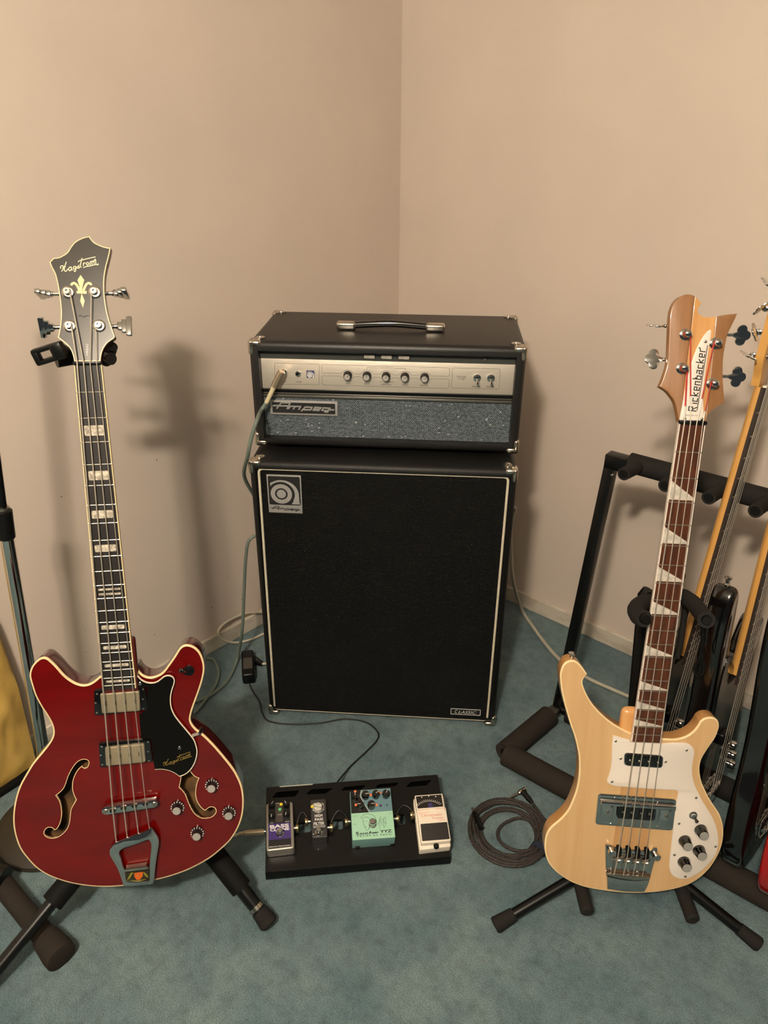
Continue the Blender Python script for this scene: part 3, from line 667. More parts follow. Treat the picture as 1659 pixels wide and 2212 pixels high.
for (a, b, c, d) in (((113, 142), (263, 135), (266, 214), (116, 221)), ((145, 492), (299, 486), (302, 556), (148, 563)), ((170, 797), (332, 790), (335, 850), (173, 858)), ((194, 1063), (358, 1054), (361, 1107), (197, 1117)),
                     ((221, 1400), (392, 1388), (394, 1402), (222, 1415)), ((224, 1436), (396, 1423), (397, 1438), (226, 1452)), ((246, 1684), (423, 1670), (425, 1702), (248, 1716)), ((259, 1842), (438, 1829), (440, 1856), (261, 1868)),
                     ((270, 1980), (455, 1970), (457, 1992), (271, 2003)), ((283, 2108), (464, 2093), (466, 2110), (284, 2123))):
    qd = [GF.p(*ZN3(k), .0003) for k in (a, b, c, d)]; cx = sum(v.x for v in qd) / 4
    hgt = ((qd[0] - qd[3]).length + (qd[1] - qd[2]).length) / 2; wid = ((qd[0] - qd[1]).length + (qd[3] - qd[2]).length) / 2; cy = sum(v.y for v in qd) / 4
    bm = NB(); prism(bm, rrect(cx, cy, wid, hgt, min(.0022, hgt * .45)), -.0008, .0004); part(fbd, 'inlay', bm, PEARL, label='pearloid block inlay', smooth=0)
bm = NB(); box(bm, (0, YN + .0025, .001), (.044, .0052, .008), .001); part(hag, 'nut', bm, BLKPL)
# headstock, tilted back behind the nut
TA = radians(12)
HS = Frame(GF.o + RHm @ Vector((0, YN + .004, -.001)), RHm @ Matrix(((1, 0, 0), (0, cos(TA), sin(TA)), (0, -sin(TA), cos(TA)))))
HSM = GF.M.inverted() @ HS.M
hsl = loop(HS, ZH1, [(530, 1475, 1), (520, 1420), (490, 1340), (440, 1280), (390, 1240), (345, 1205, 1), (355, 1165), (368, 1090), (378, 1000), (380, 900), (370, 790), (355, 680), (335, 570), (310, 480), (275, 410), (250, 350, 1), (295, 303, 1), (350, 298), (410, 270), (455, 235), (490, 180), (530, 130), (580, 95), (640, 70), (700, 57, 1), (725, 95), (760, 130), (810, 155), (860, 175), (915, 188, 1), (938, 185, 1), (925, 260), (905, 340), (885, 420), (870, 510), (865, 600), (868, 700), (878, 800), (895, 900), (920, 1000), (950, 1090), (985, 1190, 1), (975, 1215), (910, 1260), (870, 1310), (845, 1360), (830, 1420), (825, 1475, 1)], 0, 3)
bm = NB(); prism(bm, hsl, -.014, -.0006); hsd = part(hag, 'headstock', bm, mat('dark_red_headstock_back', (60, 18, 14), .25, coat=.6), M=HSM)
bm = NB(); prism(bm, inset(hsl, .0012), -.002, 0); part(hsd, 'headstock_face', bm, mat('grey_black_lacquer', (26, 23, 18), .22, coat=.6, noise=((38, 33, 26), 40, .4, .65)))
bm = NB(); ring_part(bm, inset(hsl, -.0003), inset(hsl, .0011), -.0035, .0003); part(hsd, 'headstock_binding', bm, CREAM, smooth=50)
bm = NB()
HAGS = [[(378, 425), (372, 408), (380, 393), (400, 392), (408, 405), (398, 436), (384, 456)], [(440, 345), (428, 378), (416, 420), (420, 448), (438, 452), (455, 425)], [(395, 412), (432, 400)], [(497, 408), (478, 406), (466, 428), (474, 447), (490, 440), (500, 408), (498, 438), (512, 436)],
        [(548, 400), (528, 400), (519, 418), (528, 432), (543, 424), (550, 398), (546, 440), (536, 458), (524, 446)], [(556, 420), (582, 384), (576, 400), (590, 408), (578, 420), (560, 416)], [(618, 302), (606, 350), (598, 395), (612, 408)], [(572, 348), (592, 332), (630, 322), (700, 305), (770, 290)],
        [(634, 358), (632, 394)], [(632, 374), (644, 358), (656, 364)], [(682, 352), (670, 358), (667, 372), (677, 384), (690, 378), (694, 362), (682, 352)], [(712, 386), (712, 348), (724, 340), (730, 350), (730, 378)], [(730, 352), (744, 334), (752, 345), (753, 372)], [(753, 345), (765, 316), (772, 330), (774, 366), (788, 380), (802, 376), (798, 364)], [(632, 412), (660, 402), (720, 390), (785, 374)]]
for s in HAGS: stroke(bm, smooth2([tuple(HS.p(*ZH1(k), 0).xy) for k in s], 3, False), .0013, .0003, .0004)
part(hsd, 'lettering', bm, mat('pale_gold_print', (226, 210, 170), .4), label='script maker name', smooth=0)
bm = NB()
for pg in ([(600, 495), (643, 552), (624, 625), (618, 678), (598, 678), (590, 625), (566, 555)], [(555, 678), (672, 678), (668, 710), (558, 706)], [(612, 704), (648, 790), (628, 870), (597, 790)]):
    cap(bm, [[Vector(HS.p(*ZH1(k), 0).xy) for k in pg]], .0004)
for s in ([(495, 615), (503, 597), (525, 588), (550, 602), (572, 635), (588, 678)], [(722, 612), (712, 594), (690, 588), (668, 602), (648, 635), (634, 678)]):
    stroke(bm, smooth2([tuple(HS.p(*ZH1(k), 0).xy) for k in s], 3, False), .0038, .0003, .0004)
part(hsd, 'fleur_de_lis', bm, mat('pearl_gold_inlay', (226, 196, 138), .35), label='pale gold fleur-de-lis inlay', smooth=0)
o_, x_, y_ = HS.p(*ZH1((688, 1420)), .0004), HS.p(*ZH1((688, 1280)), .0004), HS.p(*ZH1((662, 1420)), .0004)
part(hsd, 'lettering', text_me('VIKING', o_, x_ - o_, y_ - o_), PRINTWHITE, smooth=0)
bm = NB(); stroke(bm, smooth2([tuple(HS.p(*ZH1(k), 0).xy) for k in [(580, 965), (600, 955), (640, 972), (680, 955), (705, 965)]], 3, False), .0012, .0003, .0004); part(hsd, 'ornament', bm, PRINTBLK, smooth=0)
posts = [HS.p(*ZH1(k), 0) for k in ((460, 692), (764, 692), (478, 1078), (814, 1074))]
for i, (p, sg) in enumerate(zip(posts, (-1, 1, -1, 1))):
    bm = NB(); lathe(bm, [(.0100, 0), (.0100, .0012), (.0086, .0022), (.0066, .0024), (0, .0024)], p, (0, 0, 1), 24); tn = part(hsd, 'tuning_machine', bm, NICKEL)
    bm = NB(); lathe(bm, [(.0056, 0), (.0056, .004), (.0044, .0055), (.0044, .0085), (.0052, .0095), (.0050, .0105), (.002, .0105), (.002, .008), (0, .008)], p, (0, 0, 1), 18); part(tn, 'string_post', bm, CHROME)
    ex = HS.p(*ZH1((345 if sg < 0 else 880, 675) if i < 2 else (370 if sg < 0 else 925, 1040)), -.012).x
    bm = NB(); tube(bm, [(p.x + sg * .004, p.y + .003, -.018), (ex, p.y + .003, -.018), (ex + sg * .0135, p.y + .003, -.018)], .0032, 10); lathe(bm, [(.0042, 0), (.0042, .004), (.003, .005)], (ex + sg * .0095, p.y + .003, -.018), (sg, 0, 0), 12); part(tn, 'tuner_shaft', bm, CHROME)
    bm = NB(); box(bm, (p.x, p.y, -.0185), (.022, .030, .009), .002); part(tn, 'gear_box', bm, NICKEL)
    tl = radians((86, 80, 28, -12)[i]); RM_ = Matrix.Translation((ex + sg * .013, p.y + .003, -.018)) @ Matrix.Rotation(tl, 4, 'X')
    bm = NB()
    for a, (x0_, w_, h_) in enumerate(((.003, .008, .0125), (.0095, .008, .022), (.0170, .009, .033))):
        box(bm, (sg * x0_, 0, 0), (w_, h_, .0085 - a * .0008), .0012, 2, M=RM_)
    part(tn, 'tuner_button', bm, CHROME, label='stepped chrome tuner button')
# hardware on the body
PGZ = BZH + .0085
pg = loop(GF, Z6, [(500, 60, 1), (505, 2, 1), (540, 40), (590, 66), (650, 74), (700, 62), (740, 35), (775, 8), (815, -2), (855, 10), (877, 42), (870, 90), (850, 150), (838, 220), (840, 290), (855, 350), (885, 410), (930, 470), (980, 530), (1030, 590), (1075, 650), (1100, 720), (1108, 780), (1095, 850), (1070, 910), (1030, 965), (985, 1000), (930, 1021, 1), (880, 985), (820, 960), (750, 948), (680, 952, 1), (668, 880, 1), (640, 640, 1), (540, 640, 1), (522, 395, 1), (600, 345, 1), (598, 110, 1), (500, 110, 1)], PGZ, 3)
bm = NB(); prism(bm, pg, PGZ - .003, PGZ); pgd = part(hag, 'pickguard', bm, mat('black_pickguard', (10, 9, 7), .3, spec=.2), smooth=0)
bm = NB(); stroke(bm, smooth2(pts2(GF, Z6, [(505, 2), (540, 40), (590, 66), (650, 74), (700, 62), (740, 35), (775, 8), (815, -2), (855, 10), (877, 42), (870, 90), (850, 150), (838, 220), (840, 290), (855, 350), (885, 410), (930, 470), (980, 530), (1030, 590), (1075, 650), (1100, 720), (1108, 780), (1095, 850), (1070, 910), (1030, 965), (985, 1000), (930, 1021)], PGZ), 3, False), .0016, PGZ - .003, PGZ + .0003)
stroke(bm, smooth2(pts2(GF, Z6, [(930, 1021), (880, 985), (820, 960), (750, 948), (680, 952)], PGZ), 3, False), .0008, PGZ - .003, PGZ + .0002); part(pgd, 'pickguard_edge', bm, mat('pickguard_white_edge', (222, 208, 184), .4), smooth=0)
for k in ((528, 78), (930, 733)): screw(pgd, GF.p(*Z6(k), PGZ), .0032)
bm = NB()
mapH = lambda k: (770 + (k[0] - 375) * .655 - (k[1] - 400) * .12, 905 - (k[0] - 375) * .115 + (k[1] - 455) * .60 + 10)
for s in HAGS: stroke(bm, smooth2([tuple(GF.p(*Z6(mapH(k)), PGZ).xy) for k in s], 3, False), .0009, PGZ + .0002, PGZ + .0003)
part(pgd, 'lettering', bm, mat('dull_gold_print', (128, 108, 48), .5), smooth=0)
a_, b_ = GF.p(*Z6((1060, 625)), PGZ), GF.p(*Z6((1130, 580)), BZH)
bm = NB(); tube(bm, [(a_.x, a_.y, PGZ - .005), (b_.x, b_.y, PGZ - .005)], .004, 4); tube(bm, [(b_.x, b_.y, PGZ - .005), (b_.x + .004, b_.y + .003, BZH - .012)], .004, 4); part(hag, 'pickguard_bracket', bm, CHROME, smooth=0)
for ro, cv in ((((60, 152), (580, 110), (606, 345), (66, 404)), ((120, 185), (520, 155), (530, 358), (142, 386))), (((108, 692), (630, 650), (656, 870), (122, 930)), ((170, 730), (570, 692), (585, 880), (182, 920)))):
    q = [GF.p(*Z6(k), BZH + .009) for k in ro]; lo = rquad([(v.x, v.y) for v in q], .002)
    bm = NB(); prism(bm, lo, BZH, BZH + .009, .0008); pk = part(hag, 'pickup', bm, BLKGL, label='humbucking pickup in a black ring')
    q2 = [GF.p(*Z6(k), BZH + .0135) for k in cv]; lo = rquad([(v.x, v.y) for v in q2], .0035)
    bm = NB(); prism(bm, lo, BZH + .004, BZH + .0135, .0016); cvp = part(pk, 'pickup_cover', bm, mat('worn_nickel_cover', (160, 148, 122), .5, .6), label='dull nickel pickup cover')
    e1 = (q2[1] - q2[0]); e2 = (q2[3] - q2[0])
    for u in (.12, .37, .62, .87):
        c = q2[0] + e1 * u + e2 * .5; bm = NB(); box(bm, (c.x, c.y, BZH + .0136), (.0042, .0085, .0008)); part(cvp, 'pole_slot', bm, mat('tarnished_slot', (118, 110, 92), .5, .6), smooth=0)
    for k in ((.06, .14), (.03, .5), (.05, .9), (.96, .1), (.95, .5), (.96, .9)):
        e1_, e2_ = q[1] - q[0], q[3] - q[0]; c = q[0] + e1_ * k[0] + e2_ * k[1]
        screw(pk, (c.x, c.y, BZH + .009), .0018)
# bridge
BRZ = -.001
br = loop(GF, Z8B, [(95, 330), (110, 275), (150, 245, 1), (1225, 92, 1), (1285, 100), (1315, 160), (1285, 225), (1215, 255, 1), (210, 408, 1), (140, 395), (100, 365)], BRZ, 3)
bm = NB(); prism(bm, br, BRZ - .012, BRZ, .0012); brp = part(hag, 'bridge', bm, CHROME)
for k in ((180, 325), (1240, 165)):
    p = GF.p(*Z8B(k), BRZ); bm = NB(); lathe(bm, [(.004, -.02), (.004, .0006), (.003, .0012), (0, .0010)], p, (0, 0, 1), 16); part(brp, 'bridge_post', bm, DULLMET)
STB = []
for k in ((338, 300), (575, 240), (812, 195), (1050, 150)):
    p = GF.p(*Z8B(k), BRZ); bm = NB(); box(bm, (p.x, p.y, BRZ + .001), (.0105, .0075, .005), .0015, 2); sd = part(brp, 'saddle', bm, NICKEL)
    for dx in (-.0042, .0042):
        bm = NB(); box(bm, (p.x + dx * .75, p.y + .0002, BRZ + .0036), (.0028, .0046, .0012), .0004); part(sd, 'saddle_gap', bm, BLKMATTE, smooth=0)
    STB.append(GF.p(*Z8B(k), BRZ + .006))
# harp tailpiece
TZ = BZH + .014
to = loop(GF, Z8B, [(340, 1060), (410, 1008), (620, 925), (880, 830), (1040, 770), (1175, 685, 1), (1210, 722), (1270, 810), (1320, 900), (1340, 1000), (1330, 1100), (1300, 1280), (1270, 1500), (1240, 1750), (1212, 1885), (1150, 1922), (900, 1945), (620, 1968), (565, 1930), (530, 1830), (480, 1680), (420, 1540), (350, 1420), (280, 1300), (262, 1220), (282, 1145)], TZ, 3)
ti = loop(GF, Z8B, [(478, 1215), (530, 1160), (620, 1112), (800, 1060), (960, 1000), (1095, 945), (1145, 985), (1170, 1060), (1165, 1200), (1145, 1350), (1135, 1480, 1), (1135, 1800), (1090, 1840), (880, 1860), (660, 1850), (620, 1800), (605, 1620, 1), (570, 1560), (540, 1470), (510, 1350), (478, 1270)], TZ, 3)
bm = NB(); prism(bm, to, TZ - .006, TZ, .0012, holes=[ti]); tp = part(hag, 'tailpiece', bm, CHROME, label='chrome harp-shaped tailpiece')
q = [GF.p(*Z8B(k), TZ - .003) for k in ((600, 1655), (1130, 1585), (1135, 1800), (640, 1860))]
bm = NB(); prism(bm, [Vector(v.xy) for v in (q[3], q[2], q[1], q[0])], TZ - .014, TZ - .002); em = part(tp, 'emblem_plate', bm, mat('dark_emblem', (38, 32, 14), .3, coat=.5), label='small enamelled crest plate', smooth=0)
q = [GF.p(*Z8B(k), TZ) for k in ((615, 1580), (1062, 1515), (1125, 1575), (600, 1645))]
bm = NB(); prism(bm, [Vector(v.xy) for v in (q[3], q[2], q[1], q[0])], TZ - .012, TZ + .001, .0006); part(tp, 'tailpiece_bar', bm, NICKEL)
for pgs, c in (([(800, 1665), (960, 1640), (1000, 1650), (985, 1740), (920, 1815), (860, 1815), (810, 1750)], (196, 92, 26)), ([(735, 1650), (790, 1655), (700, 1790), (640, 1830), (660, 1790)], (122, 116, 34)), ([(1000, 1640), (1040, 1655), (1110, 1740), (1085, 1760), (1030, 1710)], (122, 116, 34)), ([(740, 1830), (880, 1850), (1040, 1815), (1060, 1790), (880, 1825), (720, 1810)], (118, 110, 40)), ([(850, 1715), (900, 1712), (898, 1728), (852, 1732)], (240, 205, 170))):
    bm = NB(); cap(bm, [[Vector(GF.p(*Z8B(k), TZ - .002).xy) for k in pgs]], TZ - .0015); part(em, 'emblem_detail', bm, mat('enamel_%d_%d' % (c[0], c[1]), c, .4), smooth=0)
# control knobs and switch
for tpx in ((1252, 1152), (900, 1378), (1428, 1430), (1103, 1640)):
    p = GF.p(*Z6(tpx), BZH + .0165); o_ = Vector((p.x, p.y, BZH))
    bm = NB(); lathe(bm, [(.0122, 0), (.0122, .0030), (.0098, .0062), (.0082, .0140), (.0076, .0152), (0, .0152)], o_, (0, 0, 1), 26); kb = part(hag, 'control_knob', bm, mat('dark_purple_black_knob', (20, 12, 18), .15, coat=1))
    bm = NB(); lathe(bm, [(.0074, 0), (.0072, .0012), (0, .0010)], o_ + Vector((0, 0, .0151)), (0, 0, 1), 26); part(kb, 'knob_cap', bm, spin)
    bm = NB()
    for k in range(11):
        a = radians(-30 + k * 24); stroke(bm, [(o_.x + .0104 * cos(a), o_.y + .0104 * sin(a)), (o_.x + .0122 * cos(a), o_.y + .0122 * sin(a))], .0009, BZH + .0034, BZH + .0062)
    part(kb, 'dial_marks', bm, PRINTWHITE, smooth=0)
p = GF.p(*ZB2((1092, 262)), BZH)
bm = NB(); lathe(bm, [(.0095, 0), (.0095, .002), (.006, .0026), (.0058, .007), (.003, .0075), (0, .0075)], p, (0, 0, 1), 20); sw = part(hag, 'toggle_switch', bm, BLKMET)
bm = NB(); tube(bm, [(p.x, p.y, BZH + .006), (p.x - .004, p.y + .004, BZH + .013), (p.x - .009, p.y + .009, BZH + .022)], [.0022, .0026, .0040], 12); lathe(bm, [(0, -.004), (.0042, -.002), (.0042, .003), (0, .005)], (p.x - .009, p.y + .009, BZH + .021), (-.4, .3, .8), 12); part(sw, 'switch_tip', bm, BLKGL)
# strings
TLP = [GF.p(*Z8B(k), TZ) for k in ((400, 1005), (640, 912), (885, 826), (1122, 700))]
for i, (b, tl_) in enumerate(zip(STB, TLP)):
    xn = (-.0150, -.0050, .0050, .0150)[i]; r = (.00125, .00105, .0009, .0007)[i]
    po = HSM @ Vector((posts[(0 if i == 1 else 2) if i < 2 else (1 if i == 2 else 3)].x + (.004 if i < 2 else -.004), posts[(0 if i == 1 else 2) if i < 2 else (1 if i == 2 else 3)].y, .0070))
    string_part(hag, [po, (xn, YN + .003, .0048), (b.x, b.y, b.z), (tl_.x, tl_.y - .004, TZ - .004)], r)

# ================================================================== natural maple bass
RRm = Matrix(((0.9992, 0.0388, -0.0125), (-0.0206, 0.2172, -0.9759), (-0.0352, 0.9754, 0.2178)))
tR = Vector((0.5119, 1.2139, 1.001)); YR = .935
RF = Frame(tR - RRm @ Vector((0, YR, 0)), RRm)
ric = thing('solid_body_bass', 'natural maple bass guitar with white pickguard and swept pointed horns', 'bass guitar', RF.M)
BZR = -.010; Z8 = zoom(1160, 1380, .26217); Z7 = zoom(1370, 620, .1742); ZT = zoom(1300, 1800, .08439); ZU = zoom(1280, 1690, .12055)
rb = loop(RF, Z8, [(765, 775, 1), (720, 755), (650, 715), (580, 665), (510, 600), (450, 530), (405, 450), (380, 390), (375, 350), (390, 318), (412, 290, 1), (390, 260), (360, 220), (325, 190), (290, 180), (250, 190), (220, 215), (200, 260), (192, 310), (200, 400), (215, 480), (240, 580), (275, 700), (310, 800), (335, 900), (348, 980), (350, 1080), (342, 1170), (325, 1250), (300, 1320), (265, 1400), (225, 1455), (180, 1500), (120, 1550), (85, 1600), (68, 1660), (65, 1730), (75, 1790), (100, 1850), (150, 1910), (220, 1965), (300, 2010), (400, 2045), (500, 2065), (620, 2082), (760, 2093), (880, 2092), (1000, 2083), (1110, 2065), (1220, 2035), (1310, 1990), (1390, 1925), (1450, 1850), (1500, 1760), (1528, 1670), (1535, 1580), (1525, 1510), (1500, 1440), (1460, 1380), (1420, 1320), (1385, 1250), (1355, 1180), (1340, 1110), (1340, 1050), (1355, 990), (1390, 930), (1430, 870), (1470, 810), (1495, 740), (1497, 700), (1485, 670), (1455, 652), (1420, 650), (1380, 660), (1345, 685, 1), (1330, 715), (1290, 765), (1240, 800), (1180, 822), (1110, 830), (1035, 825, 1)], BZR, 3)
bm = NB(); cap(bm, [inset(rb, .002)], BZR); part(ric, 'body_top', bm, MAPLE, smooth=0)
# the through-neck strip shows between pickups and tailpiece
l0, l1 = (Vector(RF.p(*Z8(k), BZR).xy) for k in ((690, 1225), (635, 1640))); r0 = Vector(RF.p(*Z8((985, 1235)), BZR).xy)
xa, xb = (l0.x + l1.x) / 2, (l0.x + l1.x) / 2 + .066
bm = NB(); prism(bm, [Vector((xa, RF.p(*Z8((690, 2085)), BZR).y + .004)), Vector((xb, RF.p(*Z8((690, 2085)), BZR).y + .004)), Vector((xb, RF.p(*Z8((690, 1000)), BZR).y)), Vector((xa, RF.p(*Z8((690, 1000)), BZR).y))], BZR - .004, BZR + .0002); part(ric, 'neck_strip', bm, MAPLED, smooth=0)
shell_body(ric, rb, BZR - .0005, BZR - .034, mat('maple_side', (196, 148, 92), .32, coat=.5, noise=((182, 132, 80), (40, 40, 8), .3, .7)))
binding(ric, rb, .0022, BZR, .0034, mat('pale_binding', (232, 208, 160), .35))
endR = RF.p(*Z8((900, 850)), 0).y
fbr, hwR = fretboard_bits(ric, RF, YR, .8446, .0429, .0542, 20, endR, PADAUK, DULLMET, WHITEPL, bindw=.0016)
neck_back(ric, hwR, YR, endR + .002, -.006, .014, MAPLE2)
bm = NB(); box(bm, (-.010, endR + .008, -.024), (.072, .10, .022), .012, 4); part(ric, 'neck_heel', bm, MAPLE2)
for i in (3, 5, 7, 9, 12, 15, 17, 19):
    s0 = .8446 * (1 - 2 ** (-(i - 1) / 12)); s1 = .8446 * (1 - 2 ** (-i / 12)); d = s1 - s0
    y0_, y1_ = YR - s0 - d * .12, YR - s1 + d * .10; wl = hwR(s0) - .0016; wr = hwR(s1) - .0016
    bm = NB(); cap(bm, [[Vector((-wl, y0_)), Vector((-wr, y1_)), Vector((wr, y1_)), Vector((wr, y1_ + d * .09))]], .0002); part(fbr, 'inlay', bm, mat('pearl_white_inlay', (206, 198, 184), .25, noise=((176, 170, 160), 90, .35, .65, 2)), label='white triangle inlay', smooth=0)
bm = NB(); box(bm, (0, YR + .003, .0005), (.0455, .0060, .0085), .001); part(ric, 'nut', bm, BLKPL)
# headstock
HA = radians(8)
RS = Frame(RF.o + RRm @ Vector((0, YR + .005, -.003)), RRm @ Matrix(((1, 0, 0), (0, cos(HA), sin(HA)), (0, -sin(HA), cos(HA)))))
RSM = RF.M.inverted() @ RS.M
rh = loop(RS, Z7, [(553, 1665, 1), (545, 1600), (530, 1520), (505, 1430), (460, 1360), (400, 1290), (315, 1237, 1), (345, 1175), (380, 1080), (410, 980), (425, 880), (430, 760), (435, 640), (440, 500), (445, 400), (455, 310), (475, 240), (500, 190), (540, 140), (590, 108), (650, 90), (710, 93), (755, 115), (800, 155), (838, 205, 1), (805, 240), (790, 285), (800, 325), (840, 360), (900, 373), (960, 373), (1020, 365), (1120, 345), (1280, 327, 1), (1255, 390), (1220, 460), (1190, 520), (1160, 590), (1140, 680), (1120, 780), (1105, 900), (1100, 1050), (1105, 1200), (1115, 1330), (1125, 1442, 1), (1060, 1465), (1000, 1500), (940, 1560), (900, 1620), (880, 1665, 1)], 0, 3)
P2 = lambda k: Vector(RS.p(*Z7(k), 0).xy)
def sidecut(poly, a, b, keep_left):
    a, b = P2(a), P2(b); d = (b - a).normalized(); n = Vector((-d.y, d.x))
    return clip(poly, a, n if keep_left else -n)
# lines run upwards: left of them is -x
La, Lb, Ra, Rb = (572, 1665), (757, 100), (878, 1665), (1022, 330)
cen = sidecut(sidecut(rh, La, Lb, False), Ra, Rb, True)
bm = NB(); prism(bm, cen, -.014, 0, .001); hsr = part(ric, 'headstock', bm, MAPLE2, label='pale maple centre of the headstock', M=RSM)
bm = NB(); prism(bm, sidecut(rh, La, Lb, True), -.014, .0001, .0015); part(hsr, 'headstock_wing', bm, WALNUT, label='walnut headstock wing')
bm = NB(); prism(bm, sidecut(rh, Ra, Rb, False), -.014, .0001, .0015); part(hsr, 'headstock_wing', bm, WALNUT, label='walnut headstock wing')
tr = loop(RS, Z7, [(562, 1655, 1), (610, 1400), (650, 1180), (700, 980), (770, 780), (840, 640), (900, 560), (938, 531), (957, 548), (945, 650), (920, 800), (893, 1000), (868, 1200), (855, 1400), (872, 1655, 1)], .0022, 3)
bm = NB(); prism(bm, tr, .0001, .0022, .0005); trc = part(hsr, 'truss_rod_cover', bm, WHITEPL, label='white plastic cover with the maker name')
for k in ((628, 1630), (838, 1637), (884, 677)): screw(trc, RS.p(*Z7(k), .0022), .0026)
LET = {'R': [[(0, 0), (0, 1), (.72, 1), (.72, .55), (0, .5)], [(.3, .5), (.8, 0)]], 'i': [[(.3, .02), (.3, .66)]], 'c': [[(.78, .66), (.12, .66), (.12, .1), (.8, .1)]], 'k': [[(.1, .05), (.1, 1.02)], [(.78, .72), (.12, .42), (.78, .1)]],
       'e': [[(.12, .40), (.72, .40), (.72, .72), (.12, .72), (.12, .1), (.78, .1)]], 'n': [[(.1, .05), (.1, .70), (.70, .70), (.70, .05)]], 'b': [[(0, 1.05), (.12, 1.05), (.12, .1), (.74, .1), (.74, .60), (.12, .60)], [(.12, .6), (.4, .82)]], 'a': [[(.12, .72), (.72, .72), (.72, .1), (.12, .1), (.12, .42), (.72, .42)]], 'r': [[(.12, .05), (.12, .70), (.7, .78), (.8, .95)]]}
b0, b1 = P2((765, 1540)), P2((893, 745)); ex = (b1 - b0); LN = ex.length; ex.normalize(); ey = Vector((-ex.y, ex.x)); CHH = .0135
bm = NB(); word = 'Rickenbacker'; adv = [1.1 if c == 'R' else .55 if c == 'i' else 1 for c in word]; sc = LN / sum(adv); xx = 0
for c, a in zip(word, adv):
    for s in LET[c]: stroke(bm, [tuple(b0 + ex * (xx + u * sc * .92) + ey * (v * CHH)) for u, v in s], 0.0017, .0024, .0025)
    xx += a * sc
stroke(bm, [tuple(b0 + ex * (sc * .1) - ey * .0008), tuple(b1 + ex * .003 - ey * .0008)], .0012, .0024, .0025)
part(trc, 'lettering', bm, PRINTBLK, smooth=0)
print_on(trc, RS, Z7, 'MADE IN U.S.A.', (625, 1598), (818, 1603), (625, 1580), PRINTBLK, h=.0025)
rposts = [RS.p(*Z7(k), 0) for k in ((630, 590), (1000, 700), (590, 1010), (962, 1200))]
def clover(RM_, s=1.0):
    cs = [(.0225, 0, .0080), (.0150, .0090, .0082), (.0150, -.0090, .0082), (.007, 0, .0052), (.002, 0, .0032)]; pts = []
    for k in range(60):
        a = 2 * pi * k / 60; d = (cos(a), sin(a)); best = .001
        for cx, cy, r in cs:
            px, py = .0150 - cx, -cy; b_ = px * d[0] + py * d[1]; disc = b_ * b_ - (px * px + py * py - r * r)
            if disc > 0: best = max(best, -b_ + sqrt(disc))
        pts.append(Vector(((.0150 + best * d[0]) * s, best * d[1] * s)))
    b = NB(); prism(b, pts, -.0012, .0012, .0006); xf(b, b.verts, RM_); return b
for i, (p, sg, tl) in enumerate(zip(rposts, (-1, 1, -1, 1), (78, 14, 12, 8))):
    bm = NB(); lathe(bm, [(.0095, 0), (.0095, .001), (.0080, .002), (0, .002)], p, (0, 0, 1), 20); tn = part(hsr, 'tuning_machine', bm, CHROME)
    bm = NB(); lathe(bm, [(.0058, 0), (.0058, .004), (.0044, .006), (.0044, .0125), (.0062, .0145), (.0055, .0175), (.003, .0190), (0, .0192)], p, (0, 0, 1), 18); part(tn, 'string_post', bm, CHROME)
    bm = NB(); lathe(bm, [(.0056, 0), (.0060, .003), (.0056, .006)], p + Vector((0, 0, .0065)), (0, 0, 1), 14); part(tn, 'string_winding', bm, REDSILK)
    ys = p.y + (.016 if i % 2 == 0 else .012); ex_ = {0: (440, 485), 1: (1160, 590), 2: (415, 900), 3: (1103, 1105)}[i]; e_ = RS.p(*Z7(ex_), -.018); ys = e_.y
    bm = NB(); tube(bm, [(p.x, ys, -.019), (e_.x + sg * .009, ys, -.019)], .0028, 10); part(tn, 'tuner_shaft', bm, CHROME)
    bm = NB(); box(bm, (p.x, (p.y + ys) / 2, -.0165), (.030, .040, .004), .001); part(tn, 'tuner_plate', bm, CHROME)
    RM_ = Matrix.Translation((e_.x + sg * .008, ys, -.019)) @ (Matrix.Rotation(pi, 4, 'Z') if sg < 0 else Matrix.Identity(4)) @ Matrix.Rotation(radians(tl), 4, 'X')
    part(tn, 'tuner_button', clover(RM_, 1.0), CHROME, label='chrome clover-leaf tuner button')
# pickguard
PR = BZR + .0026
pgr = loop(RF, Z8, [(628, 798, 1), (680, 812), (765, 838, 1), (768, 852, 1), (1036, 866, 1), (1100, 862, 1), (1160, 861), (1230, 862), (1275, 885), (1297, 930), (1290, 985), (1280, 1050), (1280, 1120), (1295, 1190), (1320, 1250), (1360, 1330), (1410, 1410), (1450, 1480), (1480, 1560), (1493, 1640), (1490, 1720), (1465, 1790), (1410, 1860), (1350, 1915), (1290, 1955), (1225, 1978), (1170, 1975), (1125, 1955), (1100, 1920), (1092, 1870), (1100, 1780), (1115, 1650), (1130, 1500), (1150, 1350), (1168, 1275), (1150, 1250), (1100, 1245), (900, 1235), (700, 1218), (630, 1210), (590, 1190), (580, 1165), (600, 1110), (615, 1030), (620, 900)], PR, 3)
bm = NB(); prism(bm, pgr, BZR, PR, .0006); pgp = part(ric, 'pickguard', bm, WHITEPL, label='glossy white pickguard')
for k in ((648, 843), (690, 987), (1060, 1013), (618, 1177), (1233, 917), (1310, 1310), (1170, 1522), (1470, 1712), (1132, 1780), (1222, 1958)): screw(pgp, RF.p(*Z8(k), PR), .0026, DULLMET)
